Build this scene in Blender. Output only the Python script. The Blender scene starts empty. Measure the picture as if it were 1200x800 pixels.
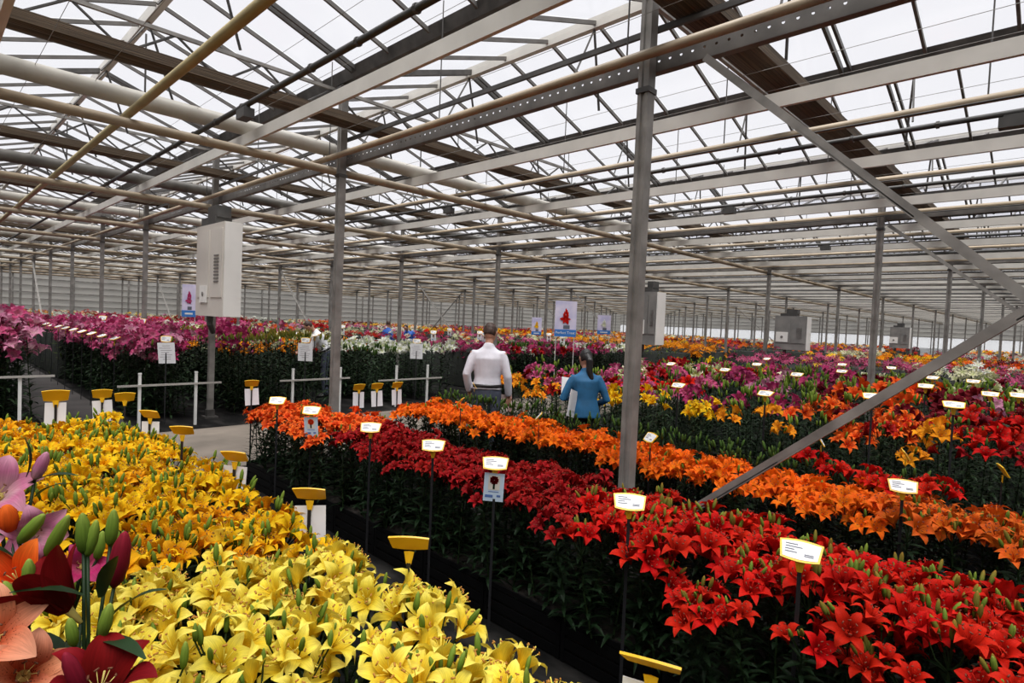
import bpy, math, random
import numpy as np
from mathutils import Matrix, Vector, Euler
random.seed(7); rng = np.random.default_rng(7)
scene = bpy.context.scene
col = scene.collection
PI = math.pi
R_ = math.radians

# ------------------------------------------------------------------ camera, sky, sun, exposure
CAMZ = 1.8
cam_d = bpy.data.cameras.new('camera'); cam = bpy.data.objects.new('camera', cam_d); col.objects.link(cam)
yaw, pitch, roll = R_(44.12), R_(-2.0), R_(2.466)
F = Vector((math.cos(yaw)*math.cos(pitch), math.sin(yaw)*math.cos(pitch), math.sin(pitch)))
Rt = Vector((math.sin(yaw), -math.cos(yaw), 0)); Up = Rt.cross(F)
R2 = math.cos(roll)*Rt + math.sin(roll)*Up; U2 = -math.sin(roll)*Rt + math.cos(roll)*Up
mw = Matrix((( R2.x, U2.x, -F.x, 0), (R2.y, U2.y, -F.y, 0), (R2.z, U2.z, -F.z, CAMZ), (0, 0, 0, 1)))
cam.matrix_world = mw
cam_d.sensor_width = 36.0; cam_d.lens = 684.8*36/1200; cam_d.clip_start = .02; cam_d.clip_end = 500
scene.camera = cam

world = bpy.data.worlds.new('overcast_sky'); scene.world = world; world.use_nodes = True
bg = world.node_tree.nodes['Background']; bg.inputs['Color'].default_value = (.94, .94, .965, 1); bg.inputs['Strength'].default_value = .84
sun_d = bpy.data.lights.new('sun', 'SUN'); sun = bpy.data.objects.new('sun', sun_d); col.objects.link(sun)
sun_d.energy = 4.6; sun_d.angle = R_(45); sun_d.color = (1, .985, .95)
sun.rotation_euler = Euler((R_(14), R_(-12), 0))
vs = scene.view_settings
vs.view_transform = 'Standard'; vs.look = 'None'; vs.exposure = 0.40; vs.gamma = 1.0; vs.use_curve_mapping = False
try: scene.cycles.transparent_max_bounces = 48
except Exception: pass

# ------------------------------------------------------------------ helpers
class MB:
    """collects geometry for ONE mesh"""
    def __init__(s): s.v = []; s.f = []; s.m = []; s.uv = []
    def add(s, vs_, fs, mi=0, M=None, uv=None):
        o = len(s.v)
        if M is not None: vs_ = [tuple(M @ Vector(q)) for q in vs_]
        s.v.extend([tuple(q) for q in vs_])
        for f in fs: s.f.append(tuple(i+o for i in f)); s.m.append(mi)
        s.uv.extend(uv if uv is not None else [(0., 0.)]*len(vs_))
        return s
    def box(s, c, d, mi=0, M=None):
        x, y, z = (q/2 for q in d); a, b, e = c
        v = [(a+i*x, b+j*y, e+k*z) for k in (-1, 1) for j in (-1, 1) for i in (-1, 1)]
        return s.add(v, [(0,2,3,1),(4,5,7,6),(0,1,5,4),(2,6,7,3),(0,4,6,2),(1,3,7,5)], mi, M)
    def loft(s, pts, rad, n=8, mi=0, M=None, side=None, uvt=False):
        pts = [Vector(q) for q in pts]; rad = [(r, r) if not isinstance(r, tuple) else r for r in rad]
        vs_ = []; uv = []; N = len(pts); prev = None
        for i, q in enumerate(pts):
            t = (pts[min(i+1, N-1)] - pts[max(i-1, 0)]).normalized()
            if side is not None: a = Vector(side)
            else: a = prev if prev is not None else (Vector((1, 0, 0)) if abs(t.x) < .8 else Vector((0, 1, 0)))
            a = (a - t*a.dot(t))
            if a.length < 1e-5: a = t.orthogonal()
            a.normalize(); b = t.cross(a); prev = a
            for k in range(n):
                th = 2*PI*k/n
                vs_.append(q + a*(rad[i][0]*math.cos(th)) + b*(rad[i][1]*math.sin(th))); uv.append((i/(N-1), k/n))
        fs = []
        for i in range(N-1):
            for k in range(n):
                k2 = (k+1) % n; fs.append((i*n+k, i*n+k2, (i+1)*n+k2, (i+1)*n+k))
        fs.append(tuple(range(n-1, -1, -1))); fs.append(tuple((N-1)*n+k for k in range(n)))
        return s.add(vs_, fs, mi, M, uv)
    def bar(s, a, b, r, n=6, mi=0): return s.loft([a, b], [r, r], n, mi)
    def prism(s, outline, z0, z1, mi=0, M=None):
        n = len(outline)
        v = [(x, y, z0) for x, y in outline] + [(x, y, z1) for x, y in outline]
        f = [tuple(range(n-1, -1, -1)), tuple(range(n, 2*n))] + [(i, (i+1) % n, n+(i+1) % n, n+i) for i in range(n)]
        return s.add(v, f, mi, M)
    def mesh(s, name, mats, smooth=False):
        me = bpy.data.meshes.new(name); me.from_pydata(s.v, [], s.f)
        for m in (mats if isinstance(mats, (list, tuple)) else [mats]): me.materials.append(m)
        me.polygons.foreach_set('material_index', s.m)
        ul = me.uv_layers.new(name='UVMap')
        li = np.empty(len(me.loops), dtype=np.int32); me.loops.foreach_get('vertex_index', li)
        ul.data.foreach_set('uv', np.array(s.uv, dtype=np.float32)[li].ravel())
        if smooth: me.polygons.foreach_set('use_smooth', [True]*len(me.polygons))
        me.update(); return me

def link(name, data, parent=None, M=None):
    o = bpy.data.objects.new(name, data); col.objects.link(o)
    if parent is not None: o.parent = parent
    if M is not None: o.matrix_basis = M
    return o
def tag(o, label=None, cat=None, group=None, kind=None):
    if label: o['label'] = label
    if cat: o['category'] = cat
    if group: o['group'] = group
    if kind: o['kind'] = kind
    return o
def thing(name, label, cat, loc=(0,0,0), rotz=0, group=None):
    o = link(name, None); o.location = loc; o.rotation_euler = (0, 0, rotz); o.empty_display_size = .1
    return tag(o, label, cat, group)
T = Matrix.Translation
def Rz(a): return Matrix.Rotation(a, 4, 'Z')
def Rx(a): return Matrix.Rotation(a, 4, 'X')
def Ry(a): return Matrix.Rotation(a, 4, 'Y')
def S(k): return Matrix.Scale(k, 4)

# ------------------------------------------------------------------ materials
def nmat(name):
    m = bpy.data.materials.new(name); m.use_nodes = True; nt = m.node_tree
    return m, nt, nt.nodes['Principled BSDF'], nt.nodes['Material Output']
def simple(name, c, rough=.5, metal=0., noise=0., nscale=8., spec=.5, bump=0., c2=None, stretch=None, lo=.35, hi=.68):
    m, nt, b, out = nmat(name); L = nt.links.new
    b.inputs['Base Color'].default_value = (*c, 1); b.inputs['Roughness'].default_value = rough
    b.inputs['Metallic'].default_value = metal; b.inputs['Specular IOR Level'].default_value = spec
    if noise or bump or c2:
        tc = nt.nodes.new('ShaderNodeTexCoord'); n = nt.nodes.new('ShaderNodeTexNoise'); n.inputs['Scale'].default_value = nscale; n.inputs['Detail'].default_value = 6
        if stretch:
            mp = nt.nodes.new('ShaderNodeMapping'); mp.inputs['Scale'].default_value = stretch
            L(tc.outputs['Object'], mp.inputs['Vector']); L(mp.outputs['Vector'], n.inputs['Vector'])
        else: L(tc.outputs['Object'], n.inputs['Vector'])
        if noise or c2:
            rp = nt.nodes.new('ShaderNodeValToRGB'); rp.color_ramp.elements[0].position = lo; rp.color_ramp.elements[1].position = hi
            ca = tuple(max(0, q*(1-noise)) for q in c); cb = c2 if c2 else tuple(min(1, q*(1+noise)) for q in c)
            rp.color_ramp.elements[0].color = (*ca, 1); rp.color_ramp.elements[1].color = (*cb, 1)
            L(n.outputs['Fac'], rp.inputs['Fac']); L(rp.outputs['Color'], b.inputs['Base Color'])
        if bump:
            bp = nt.nodes.new('ShaderNodeBump'); bp.inputs['Strength'].default_value = bump; bp.inputs['Distance'].default_value = .02
            L(n.outputs['Fac'], bp.inputs['Height']); L(bp.outputs['Normal'], b.inputs['Normal'])
    return m
def petal(name, base, throat=None, tip=None, spots=False, trans=.3, rough=.6, hue=.004):
    """petal: colour runs from throat to tip along UV.x, each bloom varies a little"""
    m, nt, b, out = nmat(name); L = nt.links.new
    throat = throat or base; tip = tip or base
    uv = nt.nodes.new('ShaderNodeUVMap'); sp = nt.nodes.new('ShaderNodeSeparateXYZ'); L(uv.outputs['UV'], sp.inputs['Vector'])
    rp = nt.nodes.new('ShaderNodeValToRGB'); e = rp.color_ramp.elements
    e[0].position = .12; e[0].color = (*throat, 1); e[1].position = 1.; e[1].color = (*tip, 1); k = e.new(.5); k.color = (*base, 1)
    L(sp.outputs['X'], rp.inputs['Fac'])
    oi = nt.nodes.new('ShaderNodeObjectInfo'); hs = nt.nodes.new('ShaderNodeHueSaturation')
    mr = nt.nodes.new('ShaderNodeMapRange'); mr.inputs['To Min'].default_value = .78; mr.inputs['To Max'].default_value = 1.12
    L(oi.outputs['Random'], mr.inputs['Value']); L(mr.outputs['Result'], hs.inputs['Value']); L(rp.outputs['Color'], hs.inputs['Color'])
    mh = nt.nodes.new('ShaderNodeMapRange'); mh.inputs['To Min'].default_value = .5-hue; mh.inputs['To Max'].default_value = .5+hue
    ml = nt.nodes.new('ShaderNodeMath'); ml.operation = 'FRACT'; mm = nt.nodes.new('ShaderNodeMath'); mm.operation = 'MULTIPLY'; mm.inputs[1].default_value = 17.3
    L(oi.outputs['Random'], mm.inputs[0]); L(mm.outputs[0], ml.inputs[0]); L(ml.outputs[0], mh.inputs['Value']); L(mh.outputs['Result'], hs.inputs['Hue'])
    colr = hs.outputs['Color']
    if spots:
        nz = nt.nodes.new('ShaderNodeTexVoronoi'); nz.inputs['Scale'].default_value = 220; tc = nt.nodes.new('ShaderNodeTexCoord'); L(tc.outputs['Object'], nz.inputs['Vector'])
        r2 = nt.nodes.new('ShaderNodeValToRGB'); r2.color_ramp.elements[0].position = .18; r2.color_ramp.elements[0].color = (1,1,1,1); r2.color_ramp.elements[1].position = .26; r2.color_ramp.elements[1].color = (0,0,0,1)
        L(nz.outputs['Distance'], r2.inputs['Fac'])
        g = nt.nodes.new('ShaderNodeMapRange'); g.inputs['From Min'].default_value = .55; g.inputs['From Max'].default_value = .3; L(sp.outputs['X'], g.inputs['Value'])
        mu = nt.nodes.new('ShaderNodeMath'); mu.operation = 'MULTIPLY'; L(r2.outputs['Color'], mu.inputs[0]); L(g.outputs['Result'], mu.inputs[1])
        mx = nt.nodes.new('ShaderNodeMixRGB'); mx.inputs['Color2'].default_value = (.12, .01, .005, 1); L(mu.outputs[0], mx.inputs['Fac']); L(colr, mx.inputs['Color1']); colr = mx.outputs['Color']
    vm = nt.nodes.new('ShaderNodeMapping'); vm.inputs['Scale'].default_value = (2.2, 16, 1); L(uv.outputs['UV'], vm.inputs['Vector'])
    vn = nt.nodes.new('ShaderNodeTexNoise'); vn.inputs['Scale'].default_value = 1.; vn.inputs['Detail'].default_value = 3; L(vm.outputs['Vector'], vn.inputs['Vector'])
    vr = nt.nodes.new('ShaderNodeMapRange'); vr.inputs['From Min'].default_value = .3; vr.inputs['From Max'].default_value = .7; vr.inputs['To Min'].default_value = .74; vr.inputs['To Max'].default_value = 1.08; L(vn.outputs['Fac'], vr.inputs['Value'])
    vx = nt.nodes.new('ShaderNodeMixRGB'); vx.blend_type = 'MULTIPLY'; vx.inputs['Fac'].default_value = 1.; L(colr, vx.inputs['Color1']); L(vr.outputs['Result'], vx.inputs['Color2']); colr = vx.outputs['Color']
    b.inputs['Roughness'].default_value = rough; b.inputs['Specular IOR Level'].default_value = .06
    L(colr, b.inputs['Base Color'])
    tr = nt.nodes.new('ShaderNodeBsdfTranslucent'); L(colr, tr.inputs['Color'])
    ms = nt.nodes.new('ShaderNodeMixShader'); ms.inputs['Fac'].default_value = trans
    L(b.outputs['BSDF'], ms.inputs[1]); L(tr.outputs['BSDF'], ms.inputs[2]); L(ms.outputs['Shader'], out.inputs['Surface'])
    return m
def glassy(name, tint, gloss=.05, haze=0., hazecol=(.8, .8, .8)):
    m, nt, b, out = nmat(name); L = nt.links.new; nt.nodes.remove(b)
    t = nt.nodes.new('ShaderNodeBsdfTransparent'); t.inputs['Color'].default_value = (*tint, 1)
    g = nt.nodes.new('ShaderNodeBsdfGlossy'); g.inputs['Roughness'].default_value = .15
    ms = nt.nodes.new('ShaderNodeMixShader'); ms.inputs['Fac'].default_value = gloss
    L(t.outputs[0], ms.inputs[1]); L(g.outputs[0], ms.inputs[2]); last = ms
    if haze:
        d = nt.nodes.new('ShaderNodeBsdfTranslucent'); d.inputs['Color'].default_value = (*hazecol, 1)
        d2 = nt.nodes.new('ShaderNodeBsdfDiffuse'); d2.inputs['Color'].default_value = (*hazecol, 1)
        md = nt.nodes.new('ShaderNodeMixShader'); md.inputs['Fac'].default_value = .4; L(d.outputs[0], md.inputs[1]); L(d2.outputs[0], md.inputs[2])
        m2 = nt.nodes.new('ShaderNodeMixShader'); m2.inputs['Fac'].default_value = haze; L(ms.outputs[0], m2.inputs[1]); L(md.outputs[0], m2.inputs[2]); last = m2
    L(last.outputs[0], out.inputs['Surface']); return m

MT = {}
MT['steel'] = simple('galvanised_steel', (.27, .255, .235), .5, .25, noise=.3, nscale=5)
MT['steel_dark'] = simple('dark_steel', (.085, .08, .075), .5, .3, noise=.3, nscale=7)
MT['bar_steel'] = simple('glazing_bar_steel', (.14, .13, .12), .5, .2, noise=.2, nscale=6)
MT['alu'] = simple('white_aluminium_profile', (.66, .63, .57), .42, .05, noise=.08, nscale=3)
MT['pipe_tan'] = simple('tan_painted_pipe', (.40, .315, .215), .45, 0, noise=.15, nscale=4)
MT['pipe_yellow'] = simple('yellowed_pipe', (.44, .36, .19), .45, 0, noise=.12, nscale=4)
MT['pipe_white'] = simple('white_painted_pipe', (.55, .52, .46), .45, 0, noise=.1, nscale=4)
MT['pipe_grey'] = simple('grey_pipe', (.15, .14, .125), .5, 0, noise=.25, nscale=4)
MT['tube_dark'] = simple('dark_grey_tube', (.07, .068, .065), .5, .2, noise=.2, nscale=6)
MT['screen'] = simple('brown_folded_screen', (.088, .060, .036), .85, 0, noise=.65, nscale=6, stretch=(.2, 22, 30), bump=.5)
MT['glass'] = glassy('roof_glass', (.965, .965, .975), .045)
MT['wall'] = glassy('wall_sheet', (.85, .85, .84), .03, haze=.82, hazecol=(.66, .64, .6))
MT['wall_white'] = glassy('wall_sheet_white', (.97, .97, .97), .02, haze=.3, hazecol=(.95, .96, .96))
MT['concrete'] = simple('concrete_path', (.185, .155, .125), .85, 0, nscale=1.2, noise=.3, bump=.12)
MT['concrete_dark'] = simple('dark_concrete_aisle', (.040, .035, .033), .85, 0, nscale=1.5, noise=.3, bump=.12)
MT['cloth'] = simple('ground_cloth', (.004, .0038, .0036), .85, 0, spec=.15, nscale=1.7, c2=(.028, .026, .024), stretch=(3.0, 1.1, 1), noise=.1, bump=.2, lo=.48, hi=.72)
MT['crate'] = simple('black_plastic_crate', (.0022, .0022, .0025), .6, 0, noise=.2, spec=.15)
MT['soil'] = simple('potting_soil', (.014, .010, .007), .95, 0, noise=.4, nscale=40, bump=.5)
MT['white_paint'] = simple('white_paint', (.72, .72, .70), .5, 0, noise=.05)
MT['grey_paint'] = simple('grey_rail', (.40, .38, .35), .5, 0, noise=.1)
MT['heater'] = simple('cream_heater_cabinet', (.62, .575, .52), .5, 0, noise=.05, nscale=2)
MT['heater_side'] = simple('white_heater_side', (.80, .78, .74), .5, 0, noise=.04, nscale=2)
MT['heater_grey'] = simple('grey_heater_cabinet', (.30, .29, .27), .5, 0, nscale=3, c2=(.17, .165, .16), noise=.15)
MT['heater_dark'] = simple('dark_grille', (.16, .15, .14), .6, 0, noise=.2)
MT['sign_y'] = simple('yellow_sign_plastic', (.86, .50, .015), .4, 0, noise=.05)
MT['card'] = simple('white_card', (.80, .80, .82), .55, 0, noise=.02)
MT['card_blue'] = simple('pale_blue_card', (.56, .68, .80), .5, 0, noise=.03)
MT['ink'] = simple('dark_ink', (.10, .11, .14), .7)
MT['ink_blue'] = simple('blue_ink', (.09, .17, .42), .7)
MT['stake'] = simple('black_stake', (.012, .012, .014), .5)
MT['stem'] = simple('lily_stem', (.016, .032, .010), .55, 0, noise=.3, nscale=30, spec=.15)
MT['leaf'] = simple('lily_leaf', (.0065, .0175, .006), .55, 0, noise=.4, nscale=14, spec=.12)
MT['leaf_mid'] = simple('lily_leaf_mid', (.013, .030, .010), .5, 0, noise=.4, nscale=14, spec=.18)
MT['bed_core'] = simple('shaded_bed_fill', (.004, .006, .003), .9, 0, noise=.3)  # fill block inside the far beds; shade among the stems painted as near-black green
MT['bud_green'] = petal('green_bud', (.15, .24, .030), (.07, .14, .015), (.26, .33, .06), trans=.1)
MT['bud_olive'] = petal('olive_bud', (.20, .19, .030), (.13, .20, .03), (.34, .17, .03), trans=.1)
MT['bud_dark'] = petal('dark_green_bud', (.055, .11, .022), (.03, .07, .015), (.11, .18, .04), trans=.1)
MT['anther'] = simple('brown_anther', (.12, .035, .010), .7)
MT['anther_pale'] = simple('ochre_anther', (.40, .17, .02), .7); MT['anther_dim'] = simple('rust_anther', (.16, .03, .010), .7)
MT['filament'] = simple('pale_filament', (.55, .45, .12), .6)
PET = {
 'lemon': petal('petal_lemon', (.96, .76, .075), (.90, .60, .02), (.98, .84, .17), trans=.3),
 'yellow': petal('petal_yellow', (.94, .55, .010), (.88, .42, .006), (.95, .62, .02), trans=.3),
 'golden': petal('petal_golden', (.90, .40, .008), (.80, .25, .004), (.93, .48, .015), spots=True, trans=.3),
 'red': petal('petal_red', (.58, .012, .006), (.34, .006, .004), (.66, .022, .012), trans=.25, hue=.002),
 'crimson': petal('petal_crimson', (.32, .006, .007), (.17, .004, .004), (.42, .018, .018), trans=.2, hue=.002),
 'orangered': petal('petal_orange_red', (.88, .115, .015), (.75, .06, .01), (.92, .19, .03), trans=.25),
 'orange': petal('petal_orange', (.95, .165, .008), (.90, .30, .02), (.95, .15, .012), trans=.25),
 'burnt': petal('petal_burnt_orange', (.68, .105, .012), (.75, .22, .02), (.80, .17, .02), trans=.2),
 'amber': petal('petal_amber', (.95, .33, .012), (.93, .42, .03), (.95, .30, .012), trans=.25),
 'pink': petal('petal_pink', (.50, .055, .17), (.62, .22, .32), (.60, .15, .28), trans=.25),
 'magenta': petal('petal_magenta', (.40, .022, .115), (.50, .09, .18), (.48, .07, .18), trans=.25),
 'palepink': petal('petal_pale_pink', (.60, .19, .34), (.72, .46, .50), (.70, .35, .46), trans=.25),
 'white': petal('petal_white', (.82, .82, .74), (.70, .74, .40), (.86, .86, .82), trans=.25),
 'darkred': petal('petal_dark_red', (.15, .004, .006), (.07, .003, .003), (.20, .006, .009), trans=.15, hue=.002),
 'maroon': petal('petal_maroon', (.16, .008, .016), (.08, .004, .008), (.24, .016, .03), trans=.15),
 'peach': petal('petal_peach', (.66, .24, .13), (.62, .13, .05), (.72, .34, .21), spots=True, trans=.25),
 'cream': petal('petal_cream', (.80, .76, .48), (.60, .68, .25), (.82, .78, .6), trans=.25),
}

# ------------------------------------------------------------------ the setting: floor, walls
def quad_obj(name, x0, x1, y0, y1, z, mat):
    b = MB(); b.box(((x0+x1)/2, (y0+y1)/2, z-.05), (x1-x0, y1-y0, .1)); return link(name, b.mesh(name, mat))
fl = quad_obj('floor', -60, 140, -60, 120, 0, MT['cloth']); tag(fl, 'dark woven ground cloth floor with grey dried stains', kind='structure')
cp = quad_obj('floor_path', -6, 75, 6.8, 9.25, .012, MT['concrete']); tag(cp, 'taupe concrete path crossing between the lily beds', kind='structure')
cp2 = quad_obj('floor_aisle', 1.35, 2.3, 9.25, 50, .012, MT['concrete_dark']); tag(cp2, 'grey concrete aisle running between the pink lily beds', kind='structure')
XE, YN = 75.0, 50.0
X0W, Y0W = -9.3, -9.8
ZG = CAMZ + 2.646; ZR = CAMZ + 3.19        # gutter, ridge
def wall(name, axis, pos, a0, a1, label, zsplit=None):
    root = link(name, None); tag(root, label, kind='structure')
    def sheet(nm, z0, z1, mat):
        b = MB()
        if axis == 'y': b.box(((a0+a1)/2, pos, (z0+z1)/2), (a1-a0, .02, z1-z0))
        else: b.box((pos, (a0+a1)/2, (z0+z1)/2), (.02, a1-a0, z1-z0))
        return link(nm, b.mesh(nm, mat), root)
    if zsplit: sheet('lower_sheet', 0, zsplit, MT['wall_white']); sheet('upper_sheet', zsplit, ZR, MT['wall'])
    else: sheet('sheet', 0, ZR, MT['wall'])
    sgn = -1 if pos > 0 else 1
    for z in np.arange(.6 if not zsplit else zsplit+.1, ZR, .44):
        b = MB()
        if axis == 'y': b.box(((a0+a1)/2, pos+sgn*.06, z), (a1-a0, .08, .06))
        else: b.box((pos+sgn*.06, (a0+a1)/2, z), (.08, a1-a0, .06))
        link('rail', b.mesh('rail', MT['steel']), root)
    b = MB(); b.box((0, 0, ZG/2), (.1, .1, ZG)); pm = b.mesh('post', MT['steel'])
    for a in np.arange(a0+1, a1, 3.23):
        link('post', pm, root, T((a, pos+sgn*.15, 0) if axis == 'y' else (pos+sgn*.15, a, 0)))
wall('wall_north', 'y', YN, X0W, XE, 'pale grey ribbed greenhouse end wall behind the pink beds')
wall('wall_east', 'x', XE, Y0W, YN, 'pale greenhouse side wall with bright lower sheets', 1.95)
wall('wall_south', 'y', Y0W, X0W, XE, 'pale grey ribbed greenhouse wall behind the yellow bed')
wall('wall_west', 'x', X0W, Y0W, YN, 'pale grey ribbed greenhouse wall beside the yellow bed')

# ------------------------------------------------------------------ roof: gutters, ridges, glazing bars, panes
PX, PY = 6.46, 4.0; CX, CY = 3.44, 2.18           # column grid
SP = PX/2
ceil = link('ceiling', None); tag(ceil, 'ridge and furrow glass roof of the greenhouse', kind='structure')
YA, YB = -9.7, 49.9
ks = range(-4, 23)
gx = lambda k: CX + SP*k
b = MB(); b.add([(-.10,YA,.06),(-.055,YA,-.05),(.055,YA,-.05),(.10,YA,.06),(.09,YA,.06),(.05,YA,-.035),(-.05,YA,-.035),(-.09,YA,.06)]
                +[(-.10,YB,.06),(-.055,YB,-.05),(.055,YB,-.05),(.10,YB,.06),(.09,YB,.06),(.05,YB,-.035),(-.05,YB,-.035),(-.09,YB,.06)],
                [(i,(i+1)%8,8+(i+1)%8,8+i) for i in range(8)])
gm = b.mesh('gutter', MT['steel_dark'])
for k in ks: link('gutter', gm, ceil, T((gx(k), 0, ZG)))
b = MB(); b.box((0, (YA+YB)/2, 0), (.07, YB-YA, .12)); rm = b.mesh('ridge_bar', MT['alu'])
for k in ks[:-1]: link('ridge_bar', rm, ceil, T((gx(k)+SP/2, 0, ZR)))
SL = math.hypot(SP/2, ZR-ZG); SA = math.atan2(ZR-ZG, SP/2)
PW = PY/6
b = MB(); b.box((SL/2, 0, 0), (SL, .026, .04)); barm = b.mesh('glazing_bar', MT['bar_steel'])
b = MB(); b.box((SL/2, -.035, 0), (SL, .03, .06)).box((SL/2, .04, 0), (SL, .026, .045)); barm2 = b.mesh('double_bar', MT['steel_dark'])
b = MB(); b.box((SL/2, PW/2, .03), (SL-.06, PW-.03, .004)); panem = b.mesh('glass_pane', MT['glass'])
spots = []
for k in ks[:-1]:
    for sgn in (1, -1):
        x = gx(k) if sgn > 0 else gx(k+1)
        for j in range(int((YB-YA)/PW)):
            y = YA + .88 + j*PW
            spots.append((k, sgn, j, x, y))
def slopeM(x, y, sgn):
    return T((x, y, ZG)) @ (Ry(-SA) if sgn > 0 else Rz(PI) @ Ry(-SA))
def vis(s): # nearness to the viewer for those in view; others last
    mx, my = s[3]+s[1]*SP/4, s[4]+PW/2
    return math.hypot(mx, my) + (0 if (mx > -.3 and my > -.3) else 200)
spots.sort(key=vis)
rest_bar = MB(); rest_pane = MB()
bv = [tuple(v.co) for v in barm.vertices]; bf = [tuple(q.vertices) for q in barm.polygons]
pv = [tuple(v.co) for v in panem.vertices]; pf = [tuple(q.vertices) for q in panem.polygons]
bv2 = [tuple(v.co) for v in barm2.vertices]; bf2 = [tuple(q.vertices) for q in barm2.polygons]
for i, (k, sgn, j, x, y) in enumerate(spots):
    M = slopeM(x, y, sgn)
    dbl = (j % 6 == 4)
    if i < 290:
        link('double_bar' if dbl else 'glazing_bar', barm2 if dbl else barm, ceil, M)
        link('glass_pane', panem, ceil, M if sgn > 0 else M @ T((0, -PW, 0)))
    else:
        rest_bar.add(bv2 if dbl else bv, bf2 if dbl else bf, 0, M); rest_pane.add(pv, pf, 0, M if sgn > 0 else M @ T((0, -PW, 0)))
tag(link('glazing_bar_run', rest_bar.mesh('glazing_bar_run', MT['bar_steel']), ceil), kind='stuff')
tag(link('glass_pane_run', rest_pane.mesh('glass_pane_run', MT['glass']), ceil), kind='stuff')

# ------------------------------------------------------------------ columns
def column_mesh():
    o = [(.82*u, .82*v) for u, v in ((-.05,-.05),(.05,-.05),(.05,-.018),(.035,-.012),(.035,.012),(.05,.018),(.05,.05),(-.05,.05),(-.05,.018),(-.035,.012),(-.035,-.012),(-.05,-.018))]
    b = MB(); b.prism(o, .0, ZG-.05); return b.mesh('shaft', MT['steel'])
cm = column_mesh()
b = MB(); b.box((0,0,.015), (.2,.2,.03)); b.box((0,0,.08), (.11,.11,.12)); fm = b.mesh('foot', MT['steel_dark'])
b = MB(); b.box((0,0,0), (.13,.11,.1)); b.box((0,0,-.3), (.1,.1,.04)); b.box((.0,0,-.95), (.105,.10,.035)); bm_ = b.mesh('bracket', MT['steel_dark'])
cols_xy = []
for i in range(-1, 11):
    for j in range(-2, 12):
        x, y = CX+PX*i, CY+PY*j
        if x > XE-1 or y > YN-1: continue
        c = thing('greenhouse_column', 'grey galvanised steel column holding up the glass roof', 'column', (x, y, 0), 0, 'steel columns of the greenhouse')
        link('shaft', cm, c); link('foot', fm, c)
        if i < 4 and j < 6: link('bracket', bm_, c, T((0, 0, ZG-.12)))
        cols_xy.append((x, y))

# ------------------------------------------------------------------ lattice trusses along X at every column row, folded screens, pipes below
ZT0, ZT1 = CAMZ+2.26, CAMZ+2.555
XA, XB = -9.2, 74.8
b = MB(); b.box(((XA+XB)/2, 0, 0), (XB-XA, .035, .035)); chordm = b.mesh('top_chord', MT['steel'])
wp = .81
def webm(up):
    b = MB(); b.bar((0,0,ZT0 if up else ZT1), (wp/2,0,ZT1 if up else ZT0), .013, 5); return b.mesh('web', MT['steel_dark'])
web_u, web_d = webm(True), webm(False)
wv = {True: ([tuple(v.co) for v in web_u.vertices], [tuple(q.vertices) for q in web_u.polygons]), False: ([tuple(v.co) for v in web_d.vertices], [tuple(q.vertices) for q in web_d.polygons])}
b = MB()
oo = [(-.135,-.045),(-.09,-.062),(-.03,-.05),(.03,-.062),(.09,-.05),(.135,-.04),(.14,.045),(.06,.062),(-.06,.055),(-.14,.045)]
n = len(oo); b.add([(XA, y, z) for y, z in oo]+[(XB, y, z) for y, z in oo], [tuple(range(n)), tuple(range(2*n-1, n-1, -1))]+[(i, n+i, n+(i+1)%n, (i+1)%n) for i in range(n)])
scrm = b.mesh('folded_screen', MT['screen'])
def pipe_mesh(name, axis, r, mat, a, b_, n=12):
    m = MB(); m.loft([(a,0,0),(b_,0,0)] if axis == 'x' else [(0,a,0),(0,b_,0)], [r, r], n); return m.mesh(name, mat, True)
bigp = pipe_mesh('main_pipe', 'x', .082, MT['pipe_white'], XA, XB, 16); bigd = pipe_mesh('dark_main_pipe', 'x', .082, MT['pipe_grey'], XA, XB, 16)
medp = pipe_mesh('tan_pipe', 'x', .047, MT['pipe_tan'], XA, XB, 12)
b = MB(); b.bar((0,0,0), (0,0,-1.0), .009, 5); hangm = b.mesh('hanger_rod', MT['steel_dark'])
words = ['first', 'second', 'third', 'fourth', 'fifth', 'sixth', 'seventh', 'eighth', 'ninth', 'tenth', 'eleventh', 'twelfth', 'thirteenth', 'fourteenth']
for j in range(-2, 12):
    y = CY + PY*j
    t = thing('lattice_truss', 'long lattice truss of thin steel webs on a row of columns', 'truss', (0, y+.085, 0), 0, 'lattice trusses under the roof')
    link('top_chord', chordm, t, T((0,0,ZT1))); link('bottom_chord', chordm, t, T((0,0,ZT0)))
    rest = MB(); cnt = 0
    for q in range(int((XB-XA)/wp*2)):
        x = XA + q*wp/2; up = q % 2 == 0
        if 0 <= j < 4 and 0 < x < 17: link('web', web_u if up else web_d, t, T((x,0,0)))
        else: rest.add(wv[up][0], wv[up][1], 0, T((x,0,0)))
    tag(link('web_run', rest.mesh('web_run', MT['steel_dark']), t), kind='stuff')
    s_ = link('folded_screen', scrm); s_.location = (0, y-.235, CAMZ+2.13)
    tag(s_, 'brown folded shade screen lying along a column row under the roof', 'shade screen', 'folded shade screens')
    if j >= 1:
        p_ = link('heating_main', bigd if j == 2 else bigp); p_.location = (0, y+.3, CAMZ+1.93)
        tag(p_, 'thick grey main pipe passing close to the heater cabinet', 'pipe') if j == 2 else tag(p_, 'thick off white heating main hanging under a folded screen', 'pipe', 'thick white heating mains')
        p_ = link('return_pipe', medp); p_.location = (0, y+.145, CAMZ+1.65)
        tag(p_, 'tan return pipe hanging below a thick white heating main', 'pipe', 'tan return pipes')
        for i in range(0, 8 if j < 5 else 0):
            h = link('hanger_rod', hangm); h.location = (CX-1.9+i*3.23, y+.3, CAMZ+2.56); h.scale = (1,1,.56)
            tag(h, 'thin dark rod holding up the white heating main', 'rod', 'hanger rods of the heating mains')

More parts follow.
